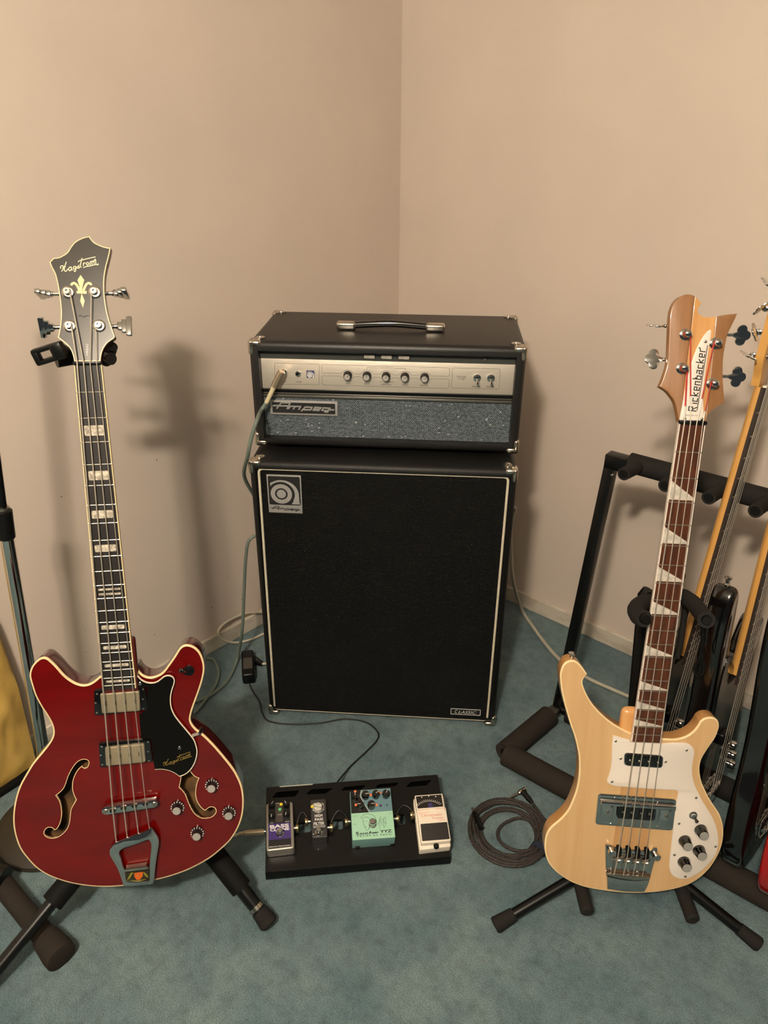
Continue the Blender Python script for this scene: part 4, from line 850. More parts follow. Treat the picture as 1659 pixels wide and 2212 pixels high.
# neck pickup
q = [RF.p(*Z8(k), PR + .002) for k in ((720, 938), (1043, 963), (1036, 1067), (716, 1045))]; lo = rquad([(v.x, v.y) for v in q], .008)
bm = NB(); prism(bm, lo, PR - .001, PR + .002, .0008, holes=[inset(lo, .0022)]); pk = part(ric, 'neck_pickup', bm, CHROME, label='black pickup in a chrome ring')
bm = NB(); prism(bm, inset(lo, .0024), PR - .002, PR + .0045, .0008); part(pk, 'pickup_body', bm, BLKGL)
for u in (.14, .38, .62, .86):
    c = q[0] + (q[1] - q[0]) * u + (q[3] - q[0]) * .5; bm = NB(); lathe(bm, [(.0022, 0), (.0022, .0012), (.0012, .0020), (0, .0021)], (c.x, c.y, PR + .0044), (0, 0, 1), 12); part(pk, 'pole_piece', bm, DULLMET)
# bridge pickup with chrome surround
q = [RF.p(*ZU(k), BZR + .003) for k in ((105, 205), (1508, 310), (1435, 870), (48, 755))]; lo = rquad([(v.x, v.y) for v in q], .007)
bm = NB(); prism(bm, lo, BZR, BZR + .003, .001); pk = part(ric, 'bridge_pickup', bm, CHROME, label='bridge pickup on a wide chrome surround')
def qb(u, v, h): c = q[0] + (q[1] - q[0]) * u + (q[3] - q[0]) * v; return Vector((c.x, c.y, h))
def quadprism(bm, u0, u1, v0, v1, z0, z1, bev=0, r=.002):
    c = [qb(u, v, 0) for u, v in ((u0, v0), (u1, v0), (u1, v1), (u0, v1))]; prism(bm, rquad([(p.x, p.y) for p in c], r), z0, z1, bev)
bm = NB(); quadprism(bm, .03, .99, .16, .30, BZR + .002, BZR + .0105, .002); part(pk, 'raised_rail', bm, CHROME)
for u0, u1 in ((.05, .22), (.80, .97)):
    bm = NB(); quadprism(bm, u0, u1, .27, .70, BZR + .002, BZR + .0072, .0015); rp = part(pk, 'side_block', bm, CHROME)
    c = qb((u0 + u1) / 2, .5, BZR + .0072); bm = NB(); lathe(bm, [(.0035, 0), (.0030, .002), (0, .003)], c, (0, 0, 1), 14); part(rp, 'screw', bm, DULLMET)
bm = NB(); quadprism(bm, .25, .745, .28, .69, BZR + .002, BZR + .0090, .0012, .007); pb = part(pk, 'pickup_body', bm, BLKGL)
for u in (.325, .435, .555, .665):
    bm = NB(); lathe(bm, [(.0022, 0), (.0022, .001), (0, .0018)], qb(u, .47, BZR + .009), (0, 0, 1), 12); part(pb, 'pole_piece', bm, DULLMET)
for u, v in ((.215, .085), (.765, .13), (.20, .95), (.80, .93)): screw(pk, qb(u, v, BZR + .003), .0022)
# tailpiece with bridge
TB = loop(RF, ZT, [(95, 290, 1), (250, 320), (340, 365), (420, 385), (600, 405), (840, 435), (1080, 450), (1260, 455), (1330, 375, 1), (1420, 375, 1), (1445, 640, 1), (1360, 700, 1), (1300, 900), (1240, 1140), (1180, 1340), (1090, 1505, 1), (600, 1500), (145, 1430, 1), (120, 1150), (100, 900)], BZR + .004, 3)
bm = NB(); prism(bm, TB, BZR, BZR + .004, .0012); tpr = part(ric, 'tailpiece', bm, CHROME, label='heavy chrome tailpiece with built-in bridge')
def zt2(k, h): return RF.p(*ZT(k), h)
for i, (u0, u1) in enumerate(((375, 512), (612, 752), (850, 992), (1090, 1222))):
    bm = NB(); pp = [zt2(k, BZR + .0045) for k in ((u0, 320 + i * 18), (u0 + 60, 305 + i * 18), (u1 - 20, 340 + i * 18), (u1, 400 + i * 18), (u1 - 10, 640 + i * 8), (u0, 640 + i * 8))]
    prism(bm, [Vector(p.xy) for p in pp][::-1], BZR + .002, BZR + .0046); part(tpr, 'string_mute', bm, BLKMATTE, smooth=0)
bl_, br_ = zt2((230, 640), BZR + .010), zt2((1230, 745), BZR + .010); up_ = zt2((230, 560), BZR + .010); 
bm = NB(); dxy = (br_ - bl_); ang = atan2(dxy.y, dxy.x)
box(bm, ((bl_.x + br_.x) / 2, (bl_.y + br_.y) / 2, BZR + .008), (dxy.length, .011, .010), .002, 2, M=Matrix.Translation(((bl_.x + br_.x) / 2, (bl_.y + br_.y) / 2, 0)) @ Matrix.Rotation(ang, 4, 'Z') @ Matrix.Translation((-(bl_.x + br_.x) / 2, -(bl_.y + br_.y) / 2, 0)))
brg = part(tpr, 'bridge', bm, CHROME)
SB = []
for i in range(4):
    c = bl_ + dxy * (.14 + .235 * i); bm = NB(); lathe(bm, [(.0052, -.0055), (.0030, -.001), (.0030, .001), (.0052, .0055)], (c.x, c.y, BZR + .0135), (dxy.x, dxy.y, 0), 14); part(brg, 'saddle', bm, NICKEL); SB.append(Vector((c.x, c.y, BZR + .0168)))
for c, h in (((235, 420), .012), ((1370, 540), .010)):
    p = zt2(c, BZR + .004); bm = NB(); lathe(bm, [(.0075, 0), (.0075, h), (.006, h + .0015), (0, h + .0012)], p, (0, 0, 1), 18); part(tpr, 'thumb_screw', bm, CHROME)
bm = NB(); pp = [zt2(k, BZR + .013) for k in ((130, 1050), (1230, 1150), (1200, 1195), (900, 1215), (600, 1185), (350, 1140), (140, 1085))]
prism(bm, [Vector(p.xy) for p in pp][::-1], BZR + .003, BZR + .013, .001); part(tpr, 'string_anchor', bm, NICKEL)
bm = NB(); pp = [zt2(k, BZR + .009) for k in ((135, 1100), (350, 1150), (600, 1195), (900, 1218), (1205, 1190), (1180, 1330), (1092, 1500), (600, 1495), (148, 1425))]
prism(bm, [Vector(p.xy) for p in pp][::-1], BZR + .001, BZR + .009, .0015); part(tpr, 'tail_block', bm, CHROME)
bm = NB(); pp = [zt2(k, BZR + .0045) for k in ((115, 920), (1255, 1040), (1235, 1150), (130, 1060))]; prism(bm, [Vector(p.xy) for p in pp][::-1], BZR + .002, BZR + .0047); part(tpr, 'anchor_slot', bm, mat('brown_recess', (70, 50, 32), .6), smooth=0)
for k in ((225, 960), (690, 1000), (930, 1010)):
    p = zt2(k, BZR + .005); bm = NB(); box(bm, (p.x, p.y, BZR + .006), (.0022, .010, .004), .0006); part(tpr, 'adjust_screw', bm, CHROME)
# strings: red silk up at the headstock
TA_ = [zt2(k, BZR + .013) for k in ((312, 1060), (552, 1075), (795, 1090), (1035, 1100))]
for i in range(4):
    xn = (-.0152, -.0052, .0052, .0152)[i]; pi_ = (2, 0, 1, 3)[i]; r = (.00120, .00100, .00085, .00070)[i]
    pp = rposts[pi_]; a = RSM @ Vector((pp.x + (.0055 if i < 2 else -.0055), pp.y, .0095)); n_ = Vector((xn, YR + .003, .0046)); m_ = n_.lerp(a, .30)
    string_part(ric, [m_, n_, SB[i], TA_[i]], r)
    string_part(ric, [a, m_], r * 1.25, REDSILK, 'string_silk')
# knobs, toggle, strap button
for tpx in ((1378, 1625), (1245, 1715), (1363, 1795), (1237, 1890)):
    p = RF.p(*Z8(tpx), PR + .018); o_ = Vector((p.x, p.y, PR))
    bm = NB(); lathe(bm, [(.0125, 0), (.0125, .003), (.0108, .006), (.0096, .0165), (.009, .0178), (0, .0178)], o_, (0, 0, 1), 26); kb = part(ric, 'control_knob', bm, BLKGL)
    bm = NB(); lathe(bm, [(.0086, 0), (.0084, .0010), (0, .0008)], o_ + Vector((0, 0, .0177)), (0, 0, 1), 26); part(kb, 'knob_cap', bm, spin)
p = RF.p(*Z8((1285, 1450)), PR)
bm = NB(); lathe(bm, [(.0078, 0), (.0078, .002), (.0055, .0026), (.005, .007), (0, .0075)], p, (0, 0, 1), 20); sw = part(ric, 'toggle_switch', bm, CHROME)
bm = NB(); tube(bm, [(p.x, p.y, PR + .006), (p.x + .002, p.y - .003, PR + .009), (p.x + .0042, p.y - .0065, PR + .0125), (p.x + .0046, p.y - .0072, PR + .0135)], [.002, .0024, .0038, .002], 12); part(sw, 'switch_tip', bm, BLKGL)
p = RF.p(*Z8((285, 170)), BZR - .014); p.z = BZR - .014
bm = NB(); lathe(bm, [(.0065, -.004), (.0065, 0), (.004, .003), (.004, .008), (.0070, .011), (.0070, .013), (0, .0135)], p, (0, 1, 0), 18); part(ric, 'strap_button', bm, CHROME)

# ================================================================== stands
def wthing(name, label, cat, o, group=None): return thing(name, label, cat, Matrix.Translation(o), group)
def wtube(T, o, name, pts, r, m, n=12, label=None, sub=0):
    P = [Vector(p) - Vector(o) for p in pts]; bm = NB(); tube(bm, spline(P, sub) if sub else P, r, n); return part(T, name, bm, m, label=label)
# stand under the red bass
o = Vector((-.470, 1.150, 0)); hub = Vector((-.470, 1.165, .240))
st = wthing('guitar_stand', 'black tripod guitar stand with foam sleeved legs under the red bass', 'guitar stand', o)
top = Vector((-.488, 1.292, 1.070))
GW = lambda px, py, h: GF.M @ GF.p(px, py, h)
top = GW(193, 772, -.050)
wtube(st, o, 'stand_post', [hub - Vector((0, 0, .03)), GW(262, 1560, -.092), GW(243, 1330, -.082), GW(210, 960, -.055), top], .0115, BLKMET)
wtube(st, o, 'hub', [hub - Vector((0, 0, .045)), hub + Vector((0, 0, .045))], .024, BLKPL, 16)
fr_, fl_, fb_ = onz(583, 1997, .016), onz(-105, 2215, .016), Vector((-.46, 1.52, .016))
def leg(T, o, a, foot, foam=None, r=.0125, foot_r=.017, footlen=.04, foam_r=.021, ring=True):
    a, foot = Vector(a), Vector(foot); d = (a - foot).normalized()
    lg = wtube(T, o, 'leg', [a, foot + d * .01], r, BLKMET)
    P = [foot - Vector(o) + d * footlen, foot - Vector(o) + d * .004, foot - Vector(o)]; bm = NB(); tube(bm, P, [foot_r * .9, foot_r * 1.1, foot_r * .95], 14); part(lg, 'rubber_foot', bm, FOAM)
    if foam:
        L = (a - foot).length; bm = NB(); tube(bm, [foot + d * L * t - Vector(o) for t in foam], foam_r, 16); part(lg, 'foam_sleeve', bm, BLKMATTE)
    if ring:
        bm = NB(); tube(bm, [foot + d * (footlen + .004) - Vector(o), foot + d * (footlen + .012) - Vector(o)], r * 1.15, 14); part(lg, 'metal_ring', bm, NICKEL)
    return lg
leg(st, o, hub, fr_, (.24, .70), foot_r=.018, footlen=.035, r=.0145, foam_r=.0215)
leg(st, o, hub, fl_, (.46, .80), r=.0125, ring=False, foam_r=.0215)
leg(st, o, hub, fb_, None, ring=False)
# yoke behind the headstock
yk = part(st, 'neck_yoke', (lambda b: (tube(b, [Vector(p) - o for p in (top + Vector((-.045, -.025, .0)), top + Vector((0, .012, .0)), top + Vector((.045, -.025, .005)))], .010, 20), b)[1])(NB()), BLKPL)
A_ = [ony(158, 765, 1.262), ony(128, 752, 1.235), ony(105, 762, 1.205), ony(85, 775, 1.190)]
wt = [Vector(p) - o for p in A_]; bm = NB(); tube(bm, [Vector(top + Vector((-.04, -.02, 0)) - o)] + wt[:2], [.009, .009, .010], 20); part(yk, 'yoke_arm', bm, BLKPL)
bm = NB(); d_ = (wt[3] - wt[1]); mid = (wt[1] + wt[3]) / 2; an = atan2(d_.z, d_.x)
box(bm, (0, 0, .0095), (.052, .014, .008), .003); box(bm, (0, 0, -.0095), (.052, .014, .008), .003); box(bm, (-.021, 0, 0), (.011, .014, .024), .003); box(bm, (.016, 0, 0), (.022, .018, .026), .005)
part(yk, 'locking_gate', bm, BLKPL, M=Matrix.Translation(mid) @ Matrix.Rotation(-an + pi if False else -an, 4, 'Y') @ Matrix.Rotation(pi, 4, 'Z'))
B_ = [ony(215, 775, 1.266), ony(236, 765, 1.256), ony(242, 748, 1.245)]
bm = NB(); tube(bm, [Vector(top + Vector((.035, -.02, 0)) - o)] + [Vector(p) - o for p in B_], [.009, .0092, .0102, .0092], 20); part(yk, 'yoke_arm', bm, BLKPL)
# stand under the maple bass
o = Vector((.495, 1.115, 0)); hub = ony(1366, 1822, 1.115)
st = wthing('guitar_stand', 'black folding guitar stand with foam yoke and arms under the maple bass', 'guitar stand', o)
ptop = ony(1393, 1285, 1.232)
wtube(st, o, 'stand_post', [hub, ony(1368, 1560, 1.185), ptop, ptop + Vector((.004, .0, .012))], [.0135, .0135, .0135, .010], BLKMET)
wtube(st, o, 'hub', [hub - Vector((.03, 0, 0)), hub + Vector((.03, 0, 0))], .019, BLKPL, 16)
leg(st, o, hub, onz(1068, 2000, .012), None, r=.0115, foot_r=.015, footlen=.045, ring=False)
leg(st, o, hub, onz(1641, 2042, .012), None, r=.0115, foot_r=.014, footlen=.045, ring=False)
leg(st, o, hub, (.44, 1.265, .012), None, r=.0115, ring=False)
for (a, b, c) in (((1240, 1860), (1252, 1905), (1268, 1968)), ((1450, 1880), (1472, 1920), (1496, 1985))):
    P = [hub, onz(*a, .075), onz(*b, .066), onz(*c, .070)]; am = wtube(st, o, 'support_arm', [hub, onz(*a, .074), onz(*b, .065)], .009, BLKMET)
    bm = NB(); tube(bm, [Vector(p) - o for p in P[1:]] + [Vector(P[3]) - o + (Vector(P[3]) - Vector(P[2])).normalized() * .004], [.0135, .0135, .0135, .009], 14); part(am, 'foam_sleeve', bm, FOAM)
yk = wtube(st, o, 'neck_yoke', [ptop, ony(1440, 1288, 1.236), ony(1476, 1282, 1.230)], .011, BLKMET)
bm = NB(); tube(bm, spline([Vector(p) - o for p in (ony(1408, 1300, 1.222), ony(1388, 1303, 1.198), ony(1374, 1316, 1.168), ony(1380, 1332, 1.135), ony(1391, 1336, 1.118))], 5), .0155, 14); ar = part(yk, 'yoke_arm', bm, FOAM)
bm = NB(); tube(bm, [Vector(p) - o for p in (ony(1391, 1336, 1.118), ony(1396, 1338, 1.110))], [.010, .008], 12); part(ar, 'end_plug', bm, BLKPL)
bm = NB(); tube(bm, spline([Vector(p) - o for p in (ony(1475, 1288, 1.228), ony(1497, 1303, 1.195), ony(1515, 1325, 1.150), ony(1526, 1339, 1.108))], 5), .0150, 14); ar = part(yk, 'yoke_arm', bm, FOAM)
bm = NB(); tube(bm, [Vector(p) - o for p in (ony(1526, 1339, 1.108), ony(1527.5, 1341, 1.102))], [.009, .0075], 12); part(ar, 'end_plug', bm, BLKPL)
wtube(st, o, 'folding_arm', [ony(1481, 1295, 1.235), ony(1477, 1340, 1.230), ony(1468, 1395, 1.222), ony(1462, 1420, 1.218)], .0062, FOAM)
lp = wtube(st, o, 'rubber_strap', [ony(1520, 1345, 1.14), ony(1519, 1375, 1.145), ony(1516, 1405, 1.15), ony(1516, 1420, 1.15)], .0048, BLKPL, 8)
bm = NB(); tube(bm, spline([Vector(p) - o for p in (ony(1516, 1410, 1.15), ony(1508, 1428, 1.15), ony(1500, 1444, 1.15), ony(1504, 1456, 1.15), ony(1514, 1458, 1.15), ony(1521, 1448, 1.15), ony(1519, 1430, 1.15), ony(1516, 1410, 1.15))], 5), .0030, 8); part(lp, 'strap_loop', bm, BLKPL)

# microphone stand at the left edge
o = onz(112, 1788, 0)
ms = wthing('microphone_stand', 'chrome microphone stand on a heavy dark round base behind the red bass', 'microphone stand', o)
bm = NB(); lathe(bm, [(.118, 0), (.121, .006), (.119, .014), (.100, .024), (.060, .031), (.02, .034), (0, .034)], (0, 0, 0), (0, 0, 1), 48); part(ms, 'round_base', bm, mat('dark_cast_iron', (44, 39, 31), .55, bump=(200, .1, .001)))
a_, b_, c_, d_ = Vector((0, 0, .03)), ony(90, 1600, o.y + .01) - o, ony(12, 1150, o.y + .03) - o, ony(4, 1090, o.y + .033) - o
bm = NB(); tube(bm, [a_, b_, c_], .0125, 18); part(ms, 'lower_tube', bm, CHROME)
u_ = (d_ - c_).normalized()
bm = NB(); tube(bm, [c_ - u_ * .012, c_ - u_ * .010, c_ + u_ * .045, c_ + u_ * .048], [.015, .0165, .0165, .013], 18); cl = part(ms, 'height_clutch', bm, BLKPL)
bm = NB(); tube(bm, [c_ + u_ * .046, c_ + u_ * .052], .0125, 16); part(cl, 'clutch_ring', bm, DULLMET)
bm = NB(); tube(bm, [c_ + u_ * .03, c_ + u_ * .48], .0085, 14); part(ms, 'upper_tube', bm, BLKMET)
# foam leg of another stand reaching in from the left
ft, fa = onz(133, 2068, .026), onz(-120, 1755, .062)
o = Vector((fa.x, fa.y, 0))
fs = wthing('instrument_stand', 'brown-black foam covered stand leg with a flared rubber foot beside the red bass', 'stand', o)
wtube(fs, o, 'leg', [fa, ft], .013, BLKMET)
dd = (fa - ft).normalized()
wtube(fs, o, 'foam_sleeve', [fa, ft + dd * .06], .0215, FOAMB, 16)
wtube(fs, o, 'rubber_foot', [ft + dd * .065, ft + dd * .055, ft + dd * .015, ft, ft - dd * .002], [.022, .026, .030, .029, .022], FOAMB, 20)
wtube(fs, o, 'joint', [onz(-40, 1880, .07), onz(12, 1895, .066)], .022, BLKPL, 14)

# yellow padded parcel leaning at the left wall
pa, pb_ = onz(-150, 1795, .0), onz(84, 1645, .0)
ex = (pb_ - pa); ex.z = 0; ln = ex.length; ex.normalize(); ny = Vector((ex.y, -ex.x, 0)); lean = radians(3)
ey = (Vector((0, 0, 1)) * cos(lean) - ny * sin(lean)); Mx = Matrix((ex.to_tuple() + (0,), ey.to_tuple() + (0,), ex.cross(ey).to_tuple() + (0,), (0, 0, 0, 1))).transposed()
pc = thing('padded_bag', 'creased yellow padded bag with its bottom shadow built as a dark strip leaning at the left wall', 'bag', Matrix.Translation(pa) @ Mx)
PFr = Frame(pa, Mx.to_3x3())
bm = NB(); nx, nyy = 36, 36; grid = []
from mathutils import noise as mnoise
ec = [PFr.p(*k, .03) for k in ((86, 1648), (72, 1590), (48, 1490), (20, 1412), (2, 1362), (-40, 1275), (-90, 1210))]
for j in range(nyy + 1):
    v = j / nyy * (ec[-1].y); row = []
    xr = ec[-1].x
    for a, b in zip(ec, ec[1:]):
        if a.y <= v <= b.y + 1e-6: xr = a.x + (b.x - a.x) * (v - a.y) / max(1e-6, b.y - a.y); break
    else:
        if v < ec[0].y: xr = ec[0].x
    for i in range(nx + 1):
        u = i / nx; x = xr * u; prof = (1 - abs(2 * u - 1) ** 4) * (1 - abs(2 * j / nyy - 1) ** 6)
        h = .018 * max(prof, 0) + (.014 * mnoise.noise(Vector((x * 20, v * 20, 1.7))) + .007 * mnoise.noise(Vector((x * 45, v * 30, 3.1)))) * prof + .010 * abs(mnoise.noise(Vector((x * 30 + v * 22, v * 9, 4)))) * prof
        row.append((bm.verts.new((x, v, .012 + h)), bm.verts.new((x, v, .010 - .010 * prof))))
    grid.append(row)
for j in range(nyy):
    for i in range(nx):
        for k in (0, 1):
            q = [grid[j][i][k], grid[j][i + 1][k], grid[j + 1][i + 1][k], grid[j + 1][i][k]]; bm.faces.new(q if k == 0 else q[::-1])
edge = [grid[0][i] for i in range(nx + 1)] + [grid[j][nx] for j in range(1, nyy + 1)] + [grid[nyy][i] for i in range(nx - 1, -1, -1)] + [grid[j][0] for j in range(nyy - 1, 0, -1)]
for a, b in zip(edge, edge[1:] + edge[:1]): bm.faces.new((a[0], b[0], b[1], a[1]))
part(pc, 'padded_cover', bm, mat('yellow_padded_paper', (206, 172, 92), .55, noise=((188, 152, 74), 9, .35, .7), bump=(45, .25, .006)), smooth=60)
bm = NB(); box(bm, (ec[0].x / 2, .004, .018), (ec[0].x, .016, .034), .004); part(pc, 'bottom_shadow_strip', bm, BLKMATTE)  # shadow along the foot of the bag, put in as a matte black strip

# ================================================================== multi-guitar rack and the instruments in it
d3 = Vector((cos(radians(-39)), sin(radians(-39)), 0)); WN = Vector((.6691, .7431, 0))
R0, F0 = Vector((.470, 1.608, .042)), Vector((.303, 1.443, .040)); o = Vector((.40, 1.52, 0)); LR = .95
rk = wthing('guitar_rack', 'black multi-guitar rack with foam covered bars along the right wall', 'guitar rack', o)
fbm = [F0, F0 + d3 * LR]
bar = wtube(rk, o, 'front_bar', fbm, .012, BLKMET); bm = NB(); tube(bm, [p - o for p in (F0 + d3 * .005, F0 + d3 * LR)], .0285, 18); part(bar, 'foam_sleeve', bm, FOAMB)
bar = wtube(rk, o, 'rear_bar', [R0, R0 + d3 * LR], .012, BLKMET); bm = NB(); tube(bm, [p - o for p in (R0 + d3 * .03, R0 + d3 * LR)], .0270, 18); part(bar, 'foam_sleeve', bm, FOAM)
sb = wtube(rk, o, 'side_bar', [R0, F0], .012, BLKMET); dsd = (F0 - R0).normalized(); bm = NB(); tube(bm, [p - o for p in (R0 + dsd * .045, F0 - dsd * .0)], .0275, 18); part(sb, 'foam_sleeve', bm, FOAMB)
wtube(rk, o, 'side_bar', [R0 + d3 * LR, F0 + d3 * LR], .012, BLKMET)
bm = NB(); pb2 = R0 + dsd * .025 - o; box(bm, (0, 0, 0), (.028, .026, .024), .004, 2, M=Matrix.Translation(pb2) @ Matrix.Rotation(radians(-39), 4, 'Z')); part(rk, 'corner_bracket', bm, mat('bracket_metal', (92, 88, 78), .4, .7))
T0 = Vector((.5120, 1.6005, .773)); TB_ = [T0, T0 + d3 * LR]
bm = NB(); Mp = Matrix.Rotation(radians(-39), 4, 'Z'); foot = R0 + Vector((0, 0, 0)); ax = (T0 - foot); 
x_ = d3; z_ = ax.normalized(); y_ = z_.cross(x_).normalized(); x_ = y_.cross(z_); MM = Matrix.Translation((T0 + foot) / 2 - o) @ Matrix((x_.to_tuple() + (0,), y_.to_tuple() + (0,), z_.to_tuple() + (0,), (0, 0, 0, 1))).transposed()
box(bm, (0, 0, 0), (.024, .030, ax.length + .02), .002, 2, M=MM); part(rk, 'side_post', bm, BLKMET)
bm = NB(); box(bm, (0, 0, 0), (.024, .030, ax.length + .02), .002, 2, M=Matrix.Translation(d3 * LR) @ MM); part(rk, 'side_post', bm, BLKMET)
bm = NB(); box(bm, (.012, 0, -.006), (.050, .032, .034), .003, 2, M=Matrix.Translation(T0 - o) @ Mp); bk = part(rk, 'corner_bracket', bm, BLKMET)
screw(bk, Vector(T0 - o) + Vector((-.002, -.017, -.035)), .004, DULLMET, (-.4, -.9, 0))
bar = wtube(rk, o, 'top_bar', TB_, .011, BLKMET); bm = NB(); tube(bm, [p - o for p in (T0 + d3 * .040, T0 + d3 * LR)], .0225, 18); part(bar, 'foam_sleeve', bm, FOAM)
for k in range(10):
    s = .066 + .089 * k; p0 = T0 + d3 * s; p1 = p0 - WN * .085 + Vector((0, 0, .008))
    pg_ = wtube(rk, o, 'peg', [p0, p1], .0140, FOAM, 20); bm = NB(); tube(bm, [p1 - o, p1 - WN * .002 - o], [.010, .009], 14); part(pg_, 'end_plug', bm, BLKPL)

BODY = [(-.031, .395, 1), (-.06, .398), (-.085, .425), (-.100, .475), (-.108, .530), (-.118, .575), (-.138, .592), (-.156, .575), (-.163, .53), (-.160, .47), (-.148, .40), (-.138, .33), (-.142, .26), (-.160, .18), (-.165, .10), (-.14, .037), (-.08, .006), (0, 0), (.08, .006), (.14, .037), (.165, .10), (.16, .17), (.135, .24), (.12, .30), (.13, .36), (.143, .42), (.130, .452), (.10, .45), (.07, .412), (.045, .390), (.031, .382, 1)]
def rack_bass(name, label, cat, fe, lean, tilt, body_m, neck_m, board_m, guard_m, group=None, wid=1.0):
    l, t_ = radians(lean), radians(tilt); D0 = Vector((.7431, -.6691, 0))
    u = (Vector((0, 0, 1)) * cos(l) + WN * sin(l)); u = (u * cos(t_) + D0 * sin(t_)).normalized()
    n = D0 - u * D0.dot(u); n.normalize(); x = u.cross(n)
    M = Matrix((x.to_tuple() + (0,), u.to_tuple() + (0,), n.to_tuple() + (0,), (0, 0, 0, 1))).transposed()
    base = Vector(fe)
    g = thing(name, label, cat, Matrix.Translation(base) @ M, group)
    out = smooth2([(p[0] * (wid if abs(p[0]) > .05 else 1),) + tuple(p[1:]) for p in BODY], 4); bz = -.012; bt = -.056; rr = .011
    bm = NB(); prof = []
    for k in range(5): a = pi / 2 * k / 4; prof.append((rr * (1 - sin(a)), bz - rr * (1 - cos(a))))
    for k in range(5): a = pi / 2 * k / 4; prof.append((rr * (1 - cos(a)), bt + rr * (1 - sin(a))))
    rings = [[bm.verts.new((p.x, p.y, z)) for p in (inset(out, d) if d > 1e-6 else out)] for d, z in prof]
    for a, b in zip(rings, rings[1:]): wall(bm, a, b)
    cap(bm, [inset(out, rr)], bz); cap(bm, [inset(out, rr)], bt); bmesh.ops.remove_doubles(bm, verts=bm.verts, dist=1e-6)
    part(g, 'body', bm, body_m, smooth=60)
    pg_ = smooth2([(-.028, .372, 1), (-.060, .36), (-.085, .40), (-.10, .44), (-.115, .40), (-.105, .30), (-.09, .22), (-.03, .21), (.04, .20), (.07, .12), (.11, .09), (.13, .13), (.11, .21), (.09, .28), (.10, .35), (.09, .39), (.06, .37), (.030, .352, 1)], 3)
    bm = NB(); prism(bm, pg_, bz, bz + .0024); part(g, 'pickguard', bm, guard_m, smooth=0)
    def hw(s): return (.042 + (.062 - .042) * s / .592) / 2
    bm = NB(); prism(bm, [Vector((-hw(0), .944)), Vector((hw(0), .944)), Vector((hw(.592), .352)), Vector((-hw(.592), .352))], -.005, 0); fb = part(g, 'fingerboard', bm, board_m, smooth=0)
    for i in range(1, 21):
        s = .864 * (1 - 2 ** (-i / 12)); bm = NB(); tube(bm, [(-hw(s), .944 - s, .0002), (hw(s), .944 - s, .0002)], .001, 6); part(fb, 'fret', bm, NICKEL)
    bm = NB(); box(bm, (0, .946, .001), (.042, .004, .007), .0008); part(g, 'nut', bm, WHITEPL)
    neck_back(g, hw, .944, .372, -.005, .017, neck_m)
    hs = smooth2([(-.021, .944, 1), (-.024, .965), (-.034, .985), (-.038, 1.01), (-.038, 1.10), (-.036, 1.15), (-.02, 1.175), (.01, 1.178), (.022, 1.16), (.018, 1.10), (.020, 1.02), (.023, .965), (.021, .944, 1)], 3)
    bm = NB(); prism(bm, hs, -.024, -.009, .001); hd_ = part(g, 'headstock', bm, neck_m)
    for k in range(4):
        y = 1.0 + .042 * k; bm = NB(); lathe(bm, [(.0085, 0), (.0085, .001), (.0048, .0015), (.0042, .012), (.0055, .016), (0, .017)], (-.018 + k * .003, y, -.009), (0, 0, 1), 14); tn = part(hd_, 'tuning_machine', bm, CHROME)
        bm = NB(); tube(bm, [(-.022, y, -.030), (-.048, y, -.030)], .0032, 10); lathe(bm, [(0, -.006), (.006, -.003), (.006, .003), (0, .006)], (-.040, y, -.029), (1, 0, 0), 10); part(tn, 'tuner_shaft', bm, CHROME)
        RM_ = Matrix.Translation((-.046, y, -.030)) @ Matrix.Rotation(pi, 4, 'Z') @ Matrix.Rotation(radians((70, 25, -40, 55)[k]), 4, 'X'); part(tn, 'tuner_button', clover(RM_), CHROME)
    for k in range(2):
        y = .215 - .012 * (k - .5); xx = -.018 + .036 * k; bm = NB(); box(bm, (xx, .215 + (.008 if k == 0 else -.008), bz + .007), (.036, .026, .014), .004, 3); part(g, 'pickup', bm, BLKPL)
    bm = NB(); box(bm, (0, .078, bz + .0015), (.076, .045, .003), .001); bg = part(g, 'bridge', bm, CHROME)
    for k in range(4):
        bm = NB(); lathe(bm, [(.0045, -.008), (.0045, .008)], ((-.0285 + .019 * k), .083, bz + .0085), (1, 0, 0), 12); part(bg, 'saddle', bm, CHROME)
        xn = -.0155 + .0103 * k; string_part(g, [(-.018 + (3 - k) * .003 if k < 0 else -.017 + k * .003, 1.0 + .042 * k, -.002), (xn, .946, .0045), (-.0285 + .019 * k, .083, bz + .0135), (-.0285 + .019 * k, .060, bz + .004)], .0011 - .00012 * k)
    for k in ((.085, .155), (.105, .120), (.118, .088)):
        bm = NB(); lathe(bm, [(.010, 0), (.010, .012), (.009, .014), (0, .014)], (k[0], k[1], bz + .002), (0, 0, 1), 18); part(g, 'control_knob', bm, CHROME)
    bm = NB(); lathe(bm, [(.0065, -.004), (.0065, .001), (.004, .004), (.004, .010), (.0075, .014), (.0070, .016), (0, .0165)], (-.138, .592, -.034), (0, 1, 0), 16); part(g, 'strap_button', bm, CHROME)
    return g
SUN = mat('dark_brown_sunburst', (52, 28, 12), .15, coat=1); BLKB = mat('gloss_black_lacquer', (9, 8, 8), .12, coat=1); CANDY = mat('candy_red_lacquer', (150, 10, 10), .15, coat=1)
ROSE = mat('dark_rosewood', (46, 30, 20), .5, noise=((30, 20, 14), (140, 16, 140), .3, .7)); TORT = mat('black_guard', (14, 14, 13), .2)
rack_bass('electric_bass', 'dark brown bass with amber maple neck in the rack, next to the foam yoke', 'bass guitar', (.6135, 1.281, .073), 10, -.3, SUN, AMBERNECK, ROSE, TORT)
rack_bass('electric_bass', 'gloss black bass whose horn rises behind the maple bass', 'bass guitar', (.714, 1.207, .073), 10, -3.2, BLKB, AMBERNECK, ROSE, TORT)
